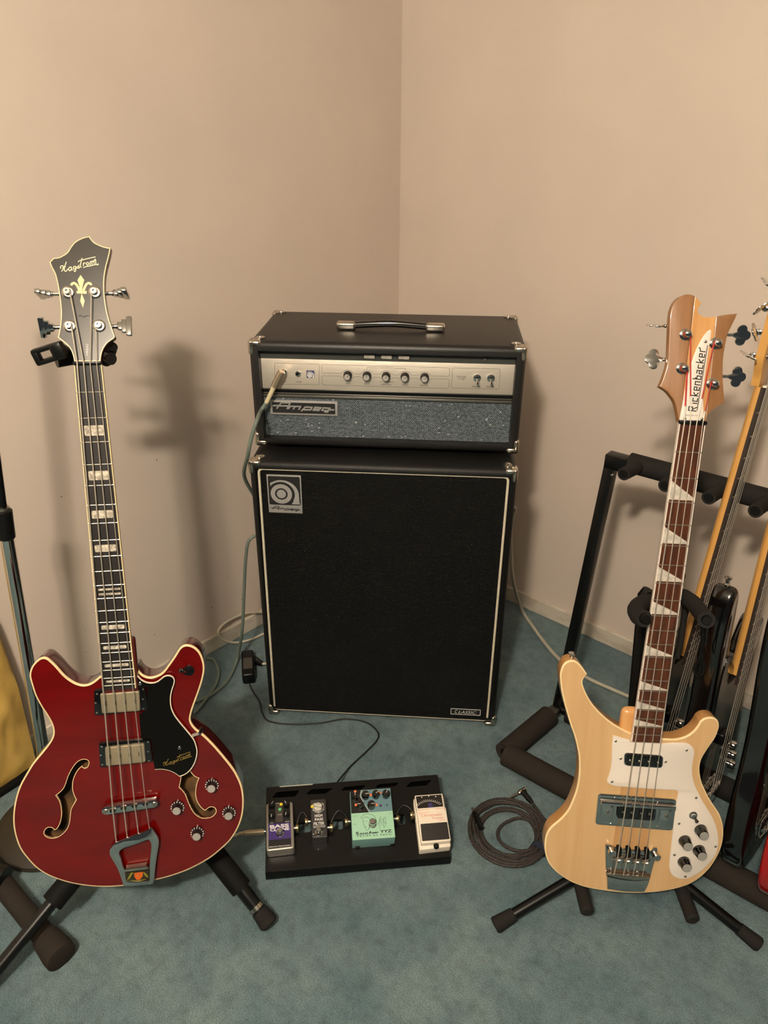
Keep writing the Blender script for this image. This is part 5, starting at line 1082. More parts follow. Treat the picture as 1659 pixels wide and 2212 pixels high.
rack_bass('electric_bass', 'gloss black bass standing between another black bass and a red one', 'bass guitar', (.800, 1.118, .073), 9, -5.2, BLKB, AMBERNECK, ROSE, TORT, wid=.84)
rack_bass('electric_bass', 'bright red instrument at the near end of the rack', 'bass guitar', (.857, 1.061, .073), 9, -5, CANDY, AMBERNECK, ROSE, TORT)

# ================================================================== pedalboard and pedals
ex = Vector((.9945, .1048, 0)); ey = Vector((-.1048 * .178, .9945 * .178, .052)).normalized(); nz_ = ex.cross(ey)
PO = Vector((-.249, 1.116, .024))
PB = Frame(PO, Matrix((ex.to_tuple(), ey.to_tuple(), nz_.to_tuple())).transposed()); ZP6 = zoom(550, 1640, .27125); ZP1 = zoom(560, 1690, .13261); ZP2 = zoom(740, 1670, .1507)
PW, PL = .399, .187
board = thing('pedalboard', 'slanted black metal pedalboard with slots on the teal carpet', 'pedalboard', PB.M)
holes = []
for q in ([(175, 262), (358, 247), (325, 298), (138, 308)], [(446, 240), (628, 230), (566, 274), (408, 281)], [(712, 222), (888, 205), (852, 240), (690, 250)], [(985, 200), (1150, 185), (1120, 215), (960, 228)], [(1240, 182), (1412, 165), (1375, 208), (1205, 222)]):
    holes.append(rquad([tuple(PB.p(*ZP6(k), 0).xy) for k in q], .004))
mid_ = [rquad([(x0 + .0, .075), (x0 + .055, .075), (x0 + .055, .098), (x0, .098)], .006) for x0 in (.045, .115, .185, .255, .325)]
bm = NB(); prism(bm, rquad([(0, 0), (PW, 0), (PW, PL), (0, PL)], .004), -.0025, 0, holes=holes + mid_); part(board, 'deck_plate', bm, BLKMET, smooth=0)
bm = NB(); prof = [(0, 0, 0), (0, -.004, -.0012), (0, -.0065, -.005), (0, -.0065, -.0190)]
Rinv = PB.R.transposed(); dn = Rinv @ Vector((0, 0, -1)); fwd = Rinv @ Vector((.1048, -.9945, 0))
ring0 = [Vector((0, .004, 0)), Vector((0, 0, .0002)), fwd * .004 + dn * .0012, fwd * .006 + dn * .005, fwd * .006 + dn * .022, fwd * .003 + dn * .022, fwd * .003 + dn * .006, Vector((0, .004, -.003))]
va = [bm.verts.new(p) for p in ring0]; vb = [bm.verts.new(p + Vector((PW, 0, 0))) for p in ring0]
wall(bm, va, vb); bm.faces.new(va); bm.faces.new(vb[::-1]); part(board, 'front_lip', bm, BLKMET)
for x0 in (0, PW - .003):
    bm = NB(); P = [Vector((x0, .002, -.002)), Vector((x0, PL, -.002)), Vector((x0, PL, 0)) + dn * .070, Vector((x0, .0, 0)) + dn * .0205]
    va = [bm.verts.new(p) for p in P]; vb = [bm.verts.new(p + Vector((.003, 0, 0))) for p in P]; wall(bm, va, vb); bm.faces.new(va); bm.faces.new(vb[::-1]); part(board, 'side_plate', bm, BLKMET, smooth=0)
bm = NB(); P = [Vector((0, PL, -.002)), Vector((PW, PL, -.002)), Vector((PW, PL, 0)) + dn * .070, Vector((0, PL, 0)) + dn * .070]; va = [bm.verts.new(p) for p in P]; vb = [bm.verts.new(p + Vector((0, -.003, 0))) for p in P]; wall(bm, va, vb); bm.faces.new(va); bm.faces.new(vb[::-1]); part(board, 'rear_plate', bm, BLKMET, smooth=0)
for x0 in (.02, PW - .02):
    for y0 in (.012, PL - .012):
        zt_ = (PB.M @ Vector((x0, y0, 0))).z; bm = NB(); tube(bm, [Vector((x0, y0, 0)) + dn * .008, Vector((x0, y0, 0)) + dn * (zt_ - .0002)], .008, 12); part(board, 'rubber_foot', bm, BLKPL)
# pale sticker along the rear edge
a_, b_ = PB.p(*ZP6((200, 213)), 0), PB.p(*ZP6((462, 192)), 0)
bm = NB(); slab(bm, a_.x, b_.x, PL - .002, PL + .0006, -.006, .0006); part(board, 'edge_sticker', bm, mat('grey_sticker', (160, 160, 150), .5), smooth=0)
def pedal_frame(c): return Frame(PB.o + PB.R @ Vector((c.x, c.y, 0)), PB.R)
def pquad(F, zf, q, h): return [Vector(F.p(*zf(k), h).xy) for k in q]
def pknob(parent, c, z, r, h, m, name='knob', dot=None, ang=90):
    bm = NB(); lathe(bm, [(r, 0), (r, h * .75), (r * .86, h), (0, h)], (c.x, c.y, z), (0, 0, 1), 18); k = part(parent, name, bm, m)
    a = radians(ang); bm = NB(); stroke(bm, [(c.x, c.y), (c.x + r * .9 * cos(a), c.y + r * .9 * sin(a))], .0009, z + h, z + h + .0004); part(k, 'pointer_line', bm, PRINTWHITE, smooth=0)
    return k
def footswitch(parent, c, z, r=.0055):
    bm = NB(); lathe(bm, [(.0085, 0), (.0085, .002), (.0068, .003), (.0062, .006), (r * .75, .0062), (r * .75, .010), (r, .011), (r, .0165), (r * .8, .0180), (0, .0185)], (c.x, c.y, z), (0, 0, 1), 20); return part(parent, 'foot_switch', bm, CHROME)
def dots(parent, F, zf, lst, h, rgb, r, name='marker_dot'):
    for k in lst:
        c = F.p(*zf(k), h); bm = NB(); lathe(bm, [(r, -.0004), (r, .0003), (0, .0004)], (c.x, c.y, h), (0, 0, 1), 14); part(parent, name, bm, mat('dot_%d_%d_%d' % rgb, rgb, .5))
# --- grey and purple pedal
H1 = .034; c = PB.p(*ZP1((340, 730)), H1); F1 = pedal_frame(c)
p1 = thing('chorus_pedal', 'small pedal with silver case and purple black face at the end of the pedalboard', 'effects pedal', F1.M)
SIL = mat('silver_hammered_case', (150, 146, 138), .42, .6)
lo = rquad(pquad(F1, ZP1, ((118, 352), (535, 318), (563, 1062), (124, 1112)), H1), .005)
bm = NB(); prism(bm, inset(lo, -.0012), .003, H1, .0025); cs = part(p1, 'case', bm, SIL)
for sx in (-1, 1):
    for sy in (-1, 1):
        bm = NB(); lathe(bm, [(.006, .0004), (.006, .004)], (sx * .018, sy * .035, 0), (0, 0, 1), 12); part(p1, 'rubber_foot', bm, BLKPL)
fc = pquad(F1, ZP1, ((148, 345), (498, 320), (522, 1045), (152, 1085)), H1)
bm = NB(); prism(bm, rquad(fc, .002)[::-1], H1 - .001, H1 + .0003); face = part(p1, 'face_plate', bm, mat('black_face', (20, 19, 18), .4), smooth=0)
bm = NB(); prism(bm, pquad(F1, ZP1, ((150, 680), (508, 655), (518, 908), (151, 945)), H1)[::-1], H1, H1 + .0005); part(face, 'purple_band', bm, mat('purple_print', (58, 38, 108), .45), smooth=0)
bm = NB(); prism(bm, pquad(F1, ZP1, ((262, 338), (380, 330), (385, 640), (268, 655)), H1)[::-1], H1, H1 + .0004); part(face, 'grey_band', bm, mat('brown_grey_print', (58, 50, 44), .5), smooth=0)
z1 = H1 + .0007
print_on(face, F1, ZP1, 'BASS', (175, 752), (485, 722), (172, 698), PRINTWHITE, h=z1, bold=.035)
print_on(face, F1, ZP1, 'CLONE', (177, 803), (490, 775), (175, 755), PRINTWHITE, h=z1, bold=.035)
print_on(face, F1, ZP1, 'electro-harmonix', (158, 1066), (508, 1032), (157, 1040), PRINTWHITE, h=z1)
for s, bl, br, tl in (('MIX', (180, 668), (232, 664), (180, 656)), ('RATE', (425, 650), (488, 645), (425, 632)), ('X-OVER', (262, 350), (325, 346), (262, 336)), ('CLONE', (298, 535), (368, 530), (298, 520))): print_on(face, F1, ZP1, s, bl, br, tl, PRINTWHITE, h=z1)
for k, an in (((200, 352), 60), ((438, 342), 120), ((198, 520), 270), ((440, 490), 250)): pknob(p1, F1.p(*ZP1(k), H1 + .012), H1, .0072, .013, BLKPL, ang=an)
dots(p1, F1, ZP1, [(356, 357)], H1 + .001, (226, 196, 40), .0034); dots(p1, F1, ZP1, [(335, 440)], H1 + .001, (92, 190, 120), .0034, 'status_lamp')
footswitch(p1, F1.p(*ZP1((335, 778)), H1 + .017), H1)
# --- mini black pedal
H2 = .030; c = PB.p(*ZP1((975, 590)), H2); F2 = pedal_frame(c)
p2 = thing('filter_pedal', 'narrow black mini pedal with one big silver knob on the pedalboard', 'effects pedal', F2.M)
lo = rquad(pquad(F2, ZP1, ((834, 282), (1086, 262), (1112, 888), (858, 905)), H2), .004)
bm = NB(); prism(bm, lo, .0008, H2, .0015); cs = part(p2, 'case', bm, mat('charcoal_case', (44, 42, 42), .5)); z2 = H2 + .0004
for s, bl, br, tl in (('HIGH', (905, 568), (1030, 558), (904, 524)), ('PASS', (905, 628), (1042, 618), (904, 585)), ('FILTER', (888, 700), (1062, 686), (887, 652)), ('BROUGHTON', (885, 745), (1072, 730), (885, 722))): print_on(cs, F2, ZP1, s, bl, br, tl, PRINTWHITE, h=z2, bold=.02 if len(s) < 7 else 0)
bm = NB(); stroke(bm, [tuple(F2.p(*ZP1(k), z2).xy) for k in ((882, 714), (1072, 700))], .0005, z2, z2); kc = F2.p(*ZP1((962, 405)), H2)
stroke(bm, [(kc.x + .0122 * cos(radians(a)), kc.y + .0122 * sin(radians(a))) for a in range(-230, 51, 10)], .0007, z2, z2)
for a in (-210, -150, -90, -30, 30):
    stroke(bm, [(kc.x + .0122 * cos(radians(a)), kc.y + .0122 * sin(radians(a))), (kc.x + .0145 * cos(radians(a)), kc.y + .0145 * sin(radians(a)))], .001, z2, z2)
part(cs, 'dial_print', bm, PRINTWHITE, smooth=0)
GK = mat('silver_grey_knob', (196, 190, 178), .35, .2); kc2 = F2.p(*ZP1((955, 385)), H2 + .010)
bm = NB(); lathe(bm, [(.0100, 0), (.0100, .006), (.0090, .008), (0, .008)], (kc2.x, kc2.y, H2), (0, 0, 1), 24); kb = part(p2, 'knob', bm, GK)
bm = NB(); box(bm, (0, 0, 0), (.0195, .0060, .0095), .0014, 2, M=Matrix.Translation((kc2.x, kc2.y, H2 + .0118)) @ Matrix.Rotation(radians(-14), 4, 'Z')); part(kb, 'knob_fin', bm, GK)
dots(p2, F2, ZP1, [(861, 394)], H2 + .001, (232, 205, 40), .0032); dots(p2, F2, ZP1, [(883, 843)], z2, (200, 200, 190), .0012)
footswitch(p2, F2.p(*ZP1((970, 765)), H2 + .017), H2)
# --- mint green pedal
H3 = .040; c = PB.p(*ZP2((435, 620)), H3); F3 = pedal_frame(c)
p3 = thing('preamp_pedal', 'mint green pedal with black knobs and a line drawing in the middle of the pedalboard', 'effects pedal', F3.M)
MINT = mat('mint_green_enamel', (158, 204, 176), .4); TEALF = mat('grey_teal_enamel', (108, 148, 140), .45)
lo = rquad(pquad(F3, ZP2, ((102, 262), (686, 216), (758, 922), (140, 966)), H3), .003)
bm = NB(); prism(bm, lo, .0008, H3, .0012); cs = part(p3, 'case', bm, TEALF); z3 = H3 + .0003
bm = NB(); prism(bm, pquad(F3, ZP2, ((126, 582), (716, 540), (755, 918), (142, 962)), H3)[::-1], H3 - .001, z3); lowf = part(cs, 'lower_face', bm, MINT, smooth=0)
bm = NB(); prism(bm, pquad(F3, ZP2, ((268, 246), (684, 216), (714, 538), (386, 560), (328, 462), (254, 330)), H3)[::-1], H3 - .001, z3); part(cs, 'upper_face', bm, mat('slate_teal_print', (96, 130, 138), .45), smooth=0)
bm = NB(); prism(bm, pquad(F3, ZP2, ((110, 262), (264, 247), (250, 332), (322, 468), (380, 562), (128, 580)), H3)[::-1], H3 - .001, z3 + .0001); part(cs, 'black_face', bm, mat('black_face', (20, 19, 18), .4), smooth=0)
bm = NB(); stroke(bm, [tuple(F3.p(*ZP2(k), z3).xy) for k in ((268, 246), (252, 332), (326, 466), (384, 562))], .0009, z3, z3 + .0003); part(cs, 'white_rule', bm, PRINTWHITE, smooth=0)
for s, bl, br, tl in (('S', (190, 886), (235, 882), (188, 843)), ('ANS', (240, 884), (368, 874), (238, 858)), ('A', (374, 874), (424, 870), (372, 832)), ('MP', (430, 868), (520, 862), (428, 845)), ('YYZ', (538, 858), (708, 846), (535, 818)), ('TECH 21 NYC', (195, 918), (712, 888), (193, 893))):
    print_on(lowf, F3, ZP2, s, bl, br, tl, PRINTBLK if s != 'TECH 21 NYC' else mat('dark_green_print', (40, 62, 52), .5), h=z3 + .0004, bold=.03 if s != 'TECH 21 NYC' else 0)
for s, bl, br, tl in (('OUT', (152, 624), (208, 620), (152, 612)), ('DC', (162, 745), (200, 742), (162, 735)), ('IN', (668, 584), (696, 582), (668, 574))): print_on(lowf, F3, ZP2, s, bl, br, tl, PRINTBLK, h=z3 + .0004)
bm = NB()   # plain line sketch and scribble
for ln_ in ([(275, 650), (262, 640), (300, 600), (360, 586), (430, 600), (470, 640), (480, 690)], [(285, 655), (320, 632), (372, 638), (385, 680), (392, 740), (372, 800)], [(288, 660), (292, 710), (315, 760), (345, 820), (390, 790)], [(295, 692), (312, 690)], [(338, 690), (355, 690)], [(322, 770), (342, 772)],
            [(505, 735), (530, 690), (552, 640), (540, 632), (522, 672), (545, 690), (525, 740), (540, 800)], [(552, 745), (575, 660), (590, 690), (580, 740), (600, 780), (622, 700), (618, 640), (596, 640), (590, 700), (625, 720)]):
    stroke(bm, smooth2([tuple(F3.p(*ZP2(k), z3).xy) for k in ln_], 4, False), .0005, z3, z3 + .0003)
part(lowf, 'line_sketch', bm, PRINTBLK, smooth=0)
for k, an in (((328, 300), 0), ((478, 290), 30), ((624, 285), 60), ((412, 440), -5)): pknob(p3, F3.p(*ZP2(k), H3 + .012), H3, .0088, .014, BLKGL, ang=an)
for k, an in (((180, 320), 90), ((258, 440), 180)): pknob(p3, F3.p(*ZP2(k), H3 + .012), H3, .0080, .013, BLKGL, ang=an)
dots(p3, F3, ZP2, [(180, 262), (190, 455), (403, 312), (537, 283), (490, 455)], H3 + .001, (240, 126, 70), .0028)
dots(p3, F3, ZP2, [(547, 465)], H3 + .001, (70, 55, 84), .0030, 'status_lamp'); dots(p3, F3, ZP2, [(636, 457)], H3 + .001, (62, 92, 96), .0026, 'status_lamp')
footswitch(p3, F3.p(*ZP2((432, 690)), H3 + .017), H3, .0068)
for k in ((208, 1062), (712, 1020)):
    a_ = onpl(*ZP2(k), PB.R @ Vector((0, -1, 0)), PB.M @ Vector((0, F3.p(*ZP2((440, 945)), H3).y + (PB.R.transposed() @ (F3.o - PB.o)).y, 0))); q_ = F3.loc(a_)
    bm = NB(); box(bm, (q_.x, q_.y, q_.z), (.0105, .003, .009), .0008); part(p3, 'latch', bm, BLKPL)
# --- white tuner pedal
H4 = .036; c = PB.p(*ZP2((1290, 720)), H4); F4 = pedal_frame(c)
p4 = thing('tuner_pedal', 'white tuner pedal with black rubber treadle and dark meter at the end of the pedalboard', 'effects pedal', F4.M)
WH = mat('warm_white_enamel', (232, 220, 202), .4)
HB = .022
base = rquad(pquad(F4, ZP2, ((1015, 370), (1448, 330), (1552, 1050), (1105, 1105)), HB), .003)
bm = NB(); prism(bm, base, .0008, HB, .001); part(p4, 'case', bm, WH)
up = rquad(pquad(F4, ZP2, ((1033, 322), (1432, 293), (1458, 492), (1062, 520)), H4 + .004), .002)
bm = NB(); prism(bm, up, HB - .002, H4 + .004, .001); hd_ = part(p4, 'meter_housing', bm, WH)
mt = pquad(F4, ZP2, ((1050, 335), (1415, 306), (1442, 478), (1076, 508)), H4 + .0045)
bm = NB(); prism(bm, mt[::-1], H4 + .003, H4 + .0045); mw = part(hd_, 'meter_window', bm, mat('dark_meter_glass', (22, 18, 18), .15, coat=1), smooth=0)
zm = H4 + .0049; bm = NB(); mc = Vector(F4.p(*ZP2((1258, 640)), zm).xy); pr = (Vector(F4.p(*ZP2((1250, 395)), zm).xy) - mc).length
for a in range(48, 135, 6): stroke(bm, [tuple(mc + Vector((cos(radians(a)), sin(radians(a)))) * pr), tuple(mc + Vector((cos(radians(a)), sin(radians(a)))) * (pr + .003))], .0008, zm, zm)
stroke(bm, [tuple(mc + Vector((cos(radians(a)), sin(radians(a)))) * (pr - .0012)) for a in range(48, 135, 6)], .0005, zm, zm)
for k in ((1135, 348), (1235, 330), (1335, 335)):
    cc = Vector(F4.p(*ZP2(k), zm).xy); cap(bm, [circ(cc.x, cc.y, .0013, 8)], zm)
part(mw, 'meter_scale', bm, PRINTWHITE, smooth=0)
bm = NB(); cc = Vector(F4.p(*ZP2((1258, 458)), zm).xy); cap(bm, [[Vector((cc.x - .0062, cc.y - .006)), Vector((cc.x + .0062, cc.y - .0055)), Vector((cc.x + .004, cc.y + .0055)), Vector((cc.x - .004, cc.y + .0055))]], zm); part(mw, 'meter_hub', bm, mat('violet_print', (54, 44, 92), .4), smooth=0)
tre = rquad(pquad(F4, ZP2, ((1066, 522), (1478, 490), (1553, 968), (1128, 1012)), H4), .0025)
bm = NB(); prism(bm, tre, HB - .004, H4, .0010); td = part(p4, 'treadle', bm, WH)
rub = rquad(pquad(F4, ZP2, ((1115, 732), (1498, 702), (1535, 945), (1142, 976)), H4), .002)
bm = NB(); prism(bm, rub, H4 - .001, H4 + .0012, .0004); part(td, 'rubber_pad', bm, mat('black_ribbed_rubber', (38, 34, 31), .75, bump=(500, .4, .001)))
ORG = mat('salmon_print', (214, 116, 96), .6)
print_on(td, F4, ZP2, 'Chromatic', (1122, 628), (1432, 606), (1120, 592), ORG, h=H4 + .0004); print_on(td, F4, ZP2, 'Tuner', (1278, 660), (1450, 648), (1277, 630), ORG, h=H4 + .0004)
for s, bl, br, tl in (('OUTPUT', (1128, 536), (1240, 526), (1127, 522)), ('BYPASS', (1128, 576), (1240, 566), (1127, 562)), ('INPUT', (1348, 522), (1430, 515), (1347, 508)), ('TU-2', (1385, 682), (1460, 676), (1385, 665))): print_on(td, F4, ZP2, s, bl, br, tl, ORG, h=H4 + .0004)
bm = NB()
for k, d in (((1095, 540), -1), ((1095, 578), -1), ((1455, 515), -1)):
    a_, b_ = Vector(F4.p(*ZP2(k), H4).xy), Vector(F4.p(*ZP2((k[0] + 28, k[1] - 2)), H4).xy); stroke(bm, [tuple(a_), tuple(b_)], .0006, H4, H4 + .0004); stroke(bm, [tuple(a_ + Vector((.0014, .0014))), tuple(a_), tuple(a_ + Vector((.0014, -.0014)))], .0006, H4, H4 + .0004)
part(td, 'arrow_print', bm, ORG, smooth=0)
fy = min(p.y for p in base); pc_ = F4.loc(onpl(*ZP2((1345, 1066)), PB.R @ Vector((0, -1, 0)), F4.M @ Vector((0, fy + .001, 0))))
bm = NB(); lathe(bm, [(.0056, -.004), (.0058, .001), (.005, .004), (.003, .005), (0, .0048)], (pc_.x, fy + .0035, min(pc_.z, HB + .004)), (0, -1, .1), 18); part(p4, 'thumb_screw', bm, BLKPL)

# ================================================================== cables
def cable(name, label, pts, r, m, plug=None, sub=8, n=12, cat='cable'):
    o = Vector((pts[0][0], pts[0][1], pts[0][2])); t = wthing(name, label, cat, o)
    bm = NB(); tube(bm, spline([Vector(p) - o for p in pts], sub), r, n); part(t, 'cord', bm, m); return t, o
def plug_part(t, o, a, d, body_m, L=.04, r=.006, tip=.014, name='plug'):
    a = Vector(a) - o; d = Vector(d).normalized(); bm = NB()
    lathe(bm, [(r * .55, -L - .012), (r * .75, -L), (r, -L + .002), (r, -.003), (r * .85, 0)], a, d, 16); p = part(t, name, bm, body_m)
    bm = NB(); lathe(bm, [(.0032, -.001), (.0032, tip), (.002, tip + .001)], a, d, 12); part(p, 'plug_tip', bm, NICKEL); return p
GREYC = mat('grey_green_cable', (104, 116, 106), .5); WHC = mat('white_cable', (196, 188, 168), .5); GRC = mat('pale_grey_cable', (176, 170, 152), .5); BKC = mat('black_cable', (18, 18, 18), .5)
# patch leads between pedals
def patch(label, F1_, zf1, k1, F2_, zf2, k2, h, rise):
    a = F1_.M @ F1_.p(*zf1(k1), h); b = F2_.M @ F2_.p(*zf2(k2), h); dx = PB.R @ Vector((1, 0, 0)); up_ = PB.R @ Vector((0, 0, 1)); bk = PB.R @ Vector((0, 1, 0))
    a1, b1 = a + dx * .004, b - dx * .004; m_ = (a1 + b1) / 2
    t, o = cable('patch_cable', label, [a1 - up_ * .004, a1 + bk * .012 + up_ * .001, m_ + bk * .026 + up_ * rise, b1 + bk * .012 + up_ * .001, b1 - up_ * .004], .0024, BKC)
    for p, s in ((a1, -1), (b1, 1)):
        q = p - o; bm = NB(); lathe(bm, [(.0092, -.0032), (.0096, -.002), (.0096, .002), (.0092, .0032)], q, dx, 18); pg_ = part(t, 'flat_plug', bm, mat('brass_nickel', (176, 158, 116), .28, 1))
        bm = NB(); lathe(bm, [(.0050, .003), (.0050, .006), (.0036, .0062), (.0036, .009)], q, dx * s, 14); part(pg_, 'plug_neck', bm, NICKEL)
patch('short black patch lead between the purple pedal and the mini pedal', F1, ZP1, (590, 745), F2, ZP1, (800, 640), .016, .006)
patch('short black patch lead looping between the mini pedal and the mint pedal', F2, ZP1, (1150, 735), F3, ZP1, (1450, 640), .018, .012)
patch('short black patch lead between the mint pedal and the white tuner', F3, ZP2, (765, 655), F4, ZP2, (1015, 600), .016, .002)
# lead from the red bass to the first pedal
a = F1.M @ F1.p(*ZP1((105, 800)), .018); dx = PB.R @ Vector((1, 0, 0))
p0 = onz(470, 1812, .05)
t, o = cable('instrument_cable', 'cream instrument lead plugged into the purple pedal', [a - dx * .05, p0, onz(400, 1815, .03), onz(330, 1790, .006), onz(300, 1740, .006), onz(330, 1680, .006), onz(380, 1600, .006)], .0032, WHC)
plug_part(t, o, a - dx * .004, dx, mat('cream_silver_plug', (190, 176, 148), .35, .5), L=.042, r=.0062, tip=.004)
# amplifier input lead: head, down the cabinet's left side, along the floor
fj = FH.p(*ZA7((298, 297)), PZ2); jw = FH.M @ Vector((fj.x, fj.y, PZ2 + .008)); fwd = FH.n
pe = FH.M @ FH.p(*ZA7((262, 308)), PZ2 + .022); pb1 = FH.M @ FH.p(*ZA7((178, 470)), PZ2 + .022); pb2 = FH.M @ FH.p(*ZA7((85, 665)), PZ2 + .030)
side = FC.M @ Vector((-.318, .70, -.02))
pts = [pb2, FH.M @ FH.p(*ZA7((20, 760)), PZ2 + .040), ony(556, 905, 1.596), ony(543, 945, 1.588), ony(535, 985, 1.594), FC.M @ Vector((-.331, .69, -.05)), FC.M @ Vector((-.328, .60, -.12)), FC.M @ Vector((-.325, .52, -.18)), FC.M @ Vector((-.325, .46, -.20)), ony(540, 1165, 1.80), ony(531, 1205, 1.80), ony(527, 1280, 1.80), ony(523, 1360, 1.80), onz(513, 1420, .025), onz(495, 1465, .006), onz(465, 1495, .006), onz(430, 1513, .006), onz(390, 1520, .006), onz(350, 1500, .006), onz(390, 1440, .006), onz(440, 1415, .006), onz(470, 1440, .006), onz(468, 1475, .006), onz(430, 1530, .006), onz(380, 1580, .006)]
NLW = Vector((.7431, -.6691, 0))
pts = [Vector(p) + NLW * max(0, .032 - (Vector(p) - CORN).dot(NLW)) for p in pts]
t, o = cable('amplifier_cable', 'grey-green cable plugged into the amplifier and hanging past the cabinet', pts, .0044, GREYC)
bm = NB(); tube(bm, [Vector(p) - o for p in (jw, pe + (jw - pe) * .2)], .0045, 12); pl_ = part(t, 'plug', bm, NICKEL)
bm = NB(); tube(bm, [Vector(p) - o for p in (pe + (pe - pb1) * .12, pe, pb1)], [.0075, .0088, .0078], 16); part(pl_, 'plug_barrel', bm, mat('satin_plug', (188, 172, 146), .3, .8))
bm = NB(); tube(bm, [Vector(p) - o for p in (pb1, pb2)], [.0056, .0048], 12); part(pl_, 'strain_relief', bm, mat('cream_strain_relief', (196, 186, 150), .5))
# white mains lead looping behind the cabinet
pts = [FC.M @ Vector((-.285, .07, -.412)), onz(568, 1322, .07), onz(530, 1325, .085), onz(492, 1342, .075), onz(472, 1362, .055), onz(480, 1380, .03), onz(505, 1388, .012), onz(540, 1382, .008), onz(572, 1368, .006), onz(600, 1360, .006)]
NL = Vector((.7431, -.6691, 0))
for i_, (k, q_) in enumerate(zip(pts[1:], ((568, 1322), (530, 1325), (492, 1342), (472, 1362), (480, 1380), (505, 1388), (540, 1382), (572, 1368), (600, 1360)))):
    if (k - CORN).dot(NL) < .024: pts[i_ + 1] = onpl(*q_, NL, CORN + NL * .024)
cable('mains_cable', 'white cable looped on the floor at the left baseboard', pts, .0036, WHC)
# grey cable from behind the cabinet along the right floor
pts = [FC.M @ Vector((.20, .42, -.40)), ony(1106, 1095, 2.0), ony(1104, 1130, 2.0), ony(1104, 1190, 2.0), ony(1110, 1260, 1.99), onz(1128, 1318, .03), onz(1150, 1352, .0075), onz(1180, 1393, .007), onz(1215, 1430, .007), onz(1270, 1465, .007), onz(1320, 1488, .007), onz(1360, 1505, .007), onz(1400, 1520, .007)]
cable('speaker_cable', 'pale grey cable running across the carpet to the guitar rack', pts, .0052, GRC)
# power adapter and its thin black cord
o = onz(538, 1470, 0)
ad = wthing('power_adapter', 'small black power adapter lying on the carpet beside the cabinet', 'power adapter', o)
a_, b_ = onz(535, 1418, .026) - o, onz(537, 1462, .020) - o; dd = (b_ - a_); L_ = dd.length; an = atan2(dd.y, dd.x)
bm = NB(); box(bm, (0, 0, 0), (L_ + .03, .036, .036), .007, 3, M=Matrix.Translation((a_ + b_) / 2 + Vector((0, 0, .0))) @ Matrix.Rotation(an, 4, 'Z')); bd = part(ad, 'adapter_body', bm, BLKPL)
bm = NB(); box(bm, (.008, 0, .0184), (.05, .026, .0006), 0, 2, M=Matrix.Translation((a_ + b_) / 2) @ Matrix.Rotation(an, 4, 'Z')); part(bd, 'rating_label', bm, mat('grey_label', (70, 66, 60), .5), smooth=0)
bm = NB(); c1, c2 = onz(548, 1425, .018) - o, onz(566, 1434, .016) - o; tube(bm, [a_ * .5 + b_ * .5, c1, c2], [.016, .016, .007], 14); part(ad, 'outlet_end', bm, BLKPL)
bm = NB(); tube(bm, [c2, onz(585, 1433, .012) - o, onz(610, 1430, .006) - o], .0036, 10); part(ad, 'white_cord', bm, WHC)
pts = [onz(539, 1478, .012), onz(547, 1495, .004), onz(560, 1515, .004), onz(566, 1538, .004), onz(580, 1557, .004), onz(625, 1564, .004), onz(690, 1562, .004), onz(745, 1553, .004), onz(790, 1560, .004), onz(815, 1580, .004), onz(815, 1598, .004), onz(790, 1625, .004), onz(755, 1658, .006), PB.M @ Vector((PW * .40, PL + .01, -.03))]
cable('adapter_cable', 'thin black cord curving over the carpet from the adapter to the pedalboard', pts, .0021, BKC)
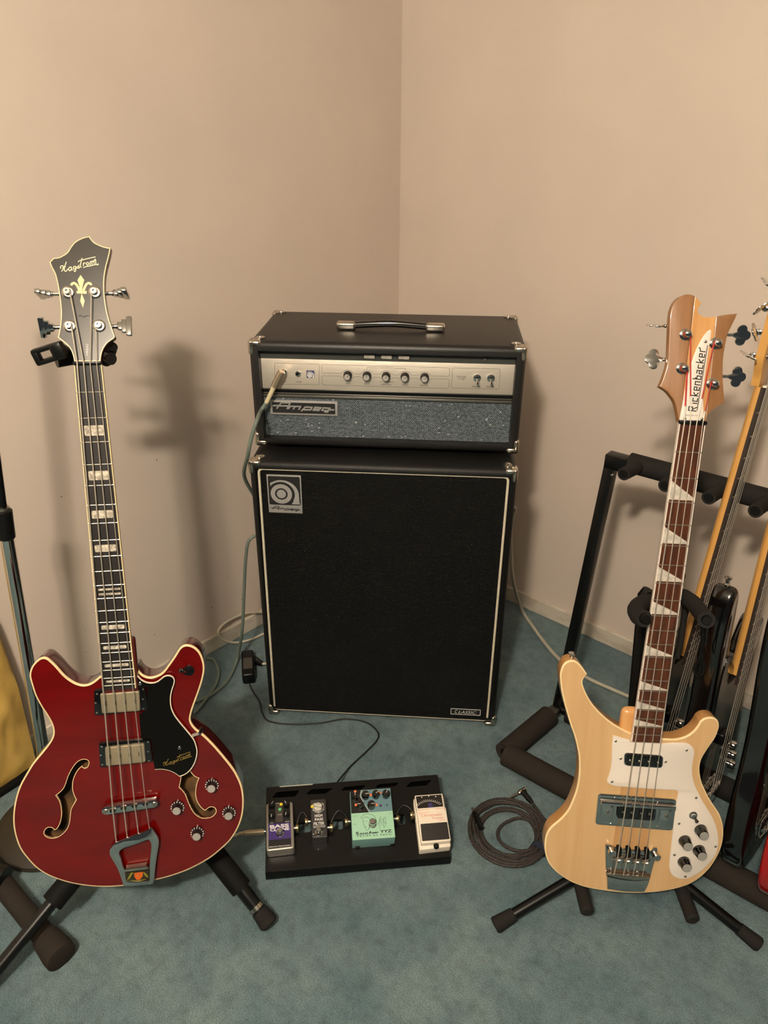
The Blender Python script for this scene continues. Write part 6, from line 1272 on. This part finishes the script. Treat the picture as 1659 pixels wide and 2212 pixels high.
# coiled cable with a right-angle plug
o = onz(1097, 1802, 0); pts = []; rnd = random.Random(3)
N = 9
for k in range(N * 28 + 1):
    a = 2 * pi * k / 28; tno = k / 28; r = .066 + .027 * (.5 + .5 * sin(tno * 2.3 + 1 + .35 * sin(a))); sx_ = .004 * sin(tno * 1.7); sy_ = .004 * cos(tno * 2.9)
    asp = 1.0 if a % (2 * pi) > pi else .96
    pts.append(Vector((r * cos(a) * .98 + sx_, r * sin(a) * asp + sy_, .005 + .0034 * (tno % 3.3) * (1 - .35 * cos(a * .5 + tno)))))
for k in range(1, 25):
    a = 2 * pi * k / 28; r = .064 - .016 * min(1, k / 10); pts.append(Vector((r * cos(a) + .022 * min(1, k / 8), r * sin(a) * .86 - .014 * min(1, k / 8), .012)))
cc_ = wthing('coiled_cable', 'coiled dark braided instrument cable with a right-angle plug on the carpet', 'cable', o)
bm = NB(); tube(bm, pts, .0038, 8); BRD = mat('dark_braided_sleeve', (58, 50, 46), .7, noise=((26, 22, 21), (420, 420, 420), .42, .55, 1)); cd = part(cc_, 'cord', bm, BRD)
e0 = onz(1183, 1780, .016) - o; e1 = onz(1150, 1735, .012) - o; e2 = onz(1128, 1709, .012) - o
bm = NB(); tube(bm, spline([pts[0], Vector((.093, .03, .012)), e0, e1], 6), .0034, 8); part(cc_, 'tail', bm, BRD)
bm = NB(); tube(bm, [e1, e1 + (e2 - e1) * .3, e2], [.0042, .0062, .0066], 12); pgb = part(cc_, 'angle_plug', bm, BLKPL)
e3 = onz(1098, 1726, .010) - o; bm = NB(); tube(bm, [e2 + (e2 - e3) * .2, e2 + (e3 - e2) * .22], .0064, 12); tube(bm, [e2, e2 + (e3 - e2) * .75, e2 + (e3 - e2) * .8, e3], [.0032, .0032, .0024, .0026], 10); part(pgb, 'plug_tip', bm, NICKEL)
s0, s1 = onz(1024, 1755, .018) - o, onz(1040, 1790, .020) - o
bm = NB(); tube(bm, [s0, s0 + (s1 - s0) * .1, s1], [.0052, .0064, .0060], 12); ps = part(cc_, 'straight_plug', bm, BLKPL); bm = NB(); tube(bm, [s0, s0 + (s0 - s1) * .28], .0030, 10); part(ps, 'plug_tip', bm, NICKEL)
ang = radians(-38); cst = Vector((.079 * cos(ang), .079 * sin(ang), .010))
bm = NB(); xx = []
for k in range(17):
    a = 2 * pi * k / 16; rad_ = Vector((cos(ang), sin(ang), 0)); p = cst + rad_ * (.020 * cos(a)) + Vector((0, 0, .0125 * sin(a) + .002)); tg = Vector((-sin(ang), cos(ang), 0))
    xx.append((bm.verts.new(p - tg * .008), bm.verts.new(p + tg * .008)))
for a, b in zip(xx, xx[1:]): bm.faces.new((a[0], b[0], b[1], a[1]))
part(cc_, 'hook_and_loop_strap', bm, mat('navy_strap', (26, 36, 54), .7))
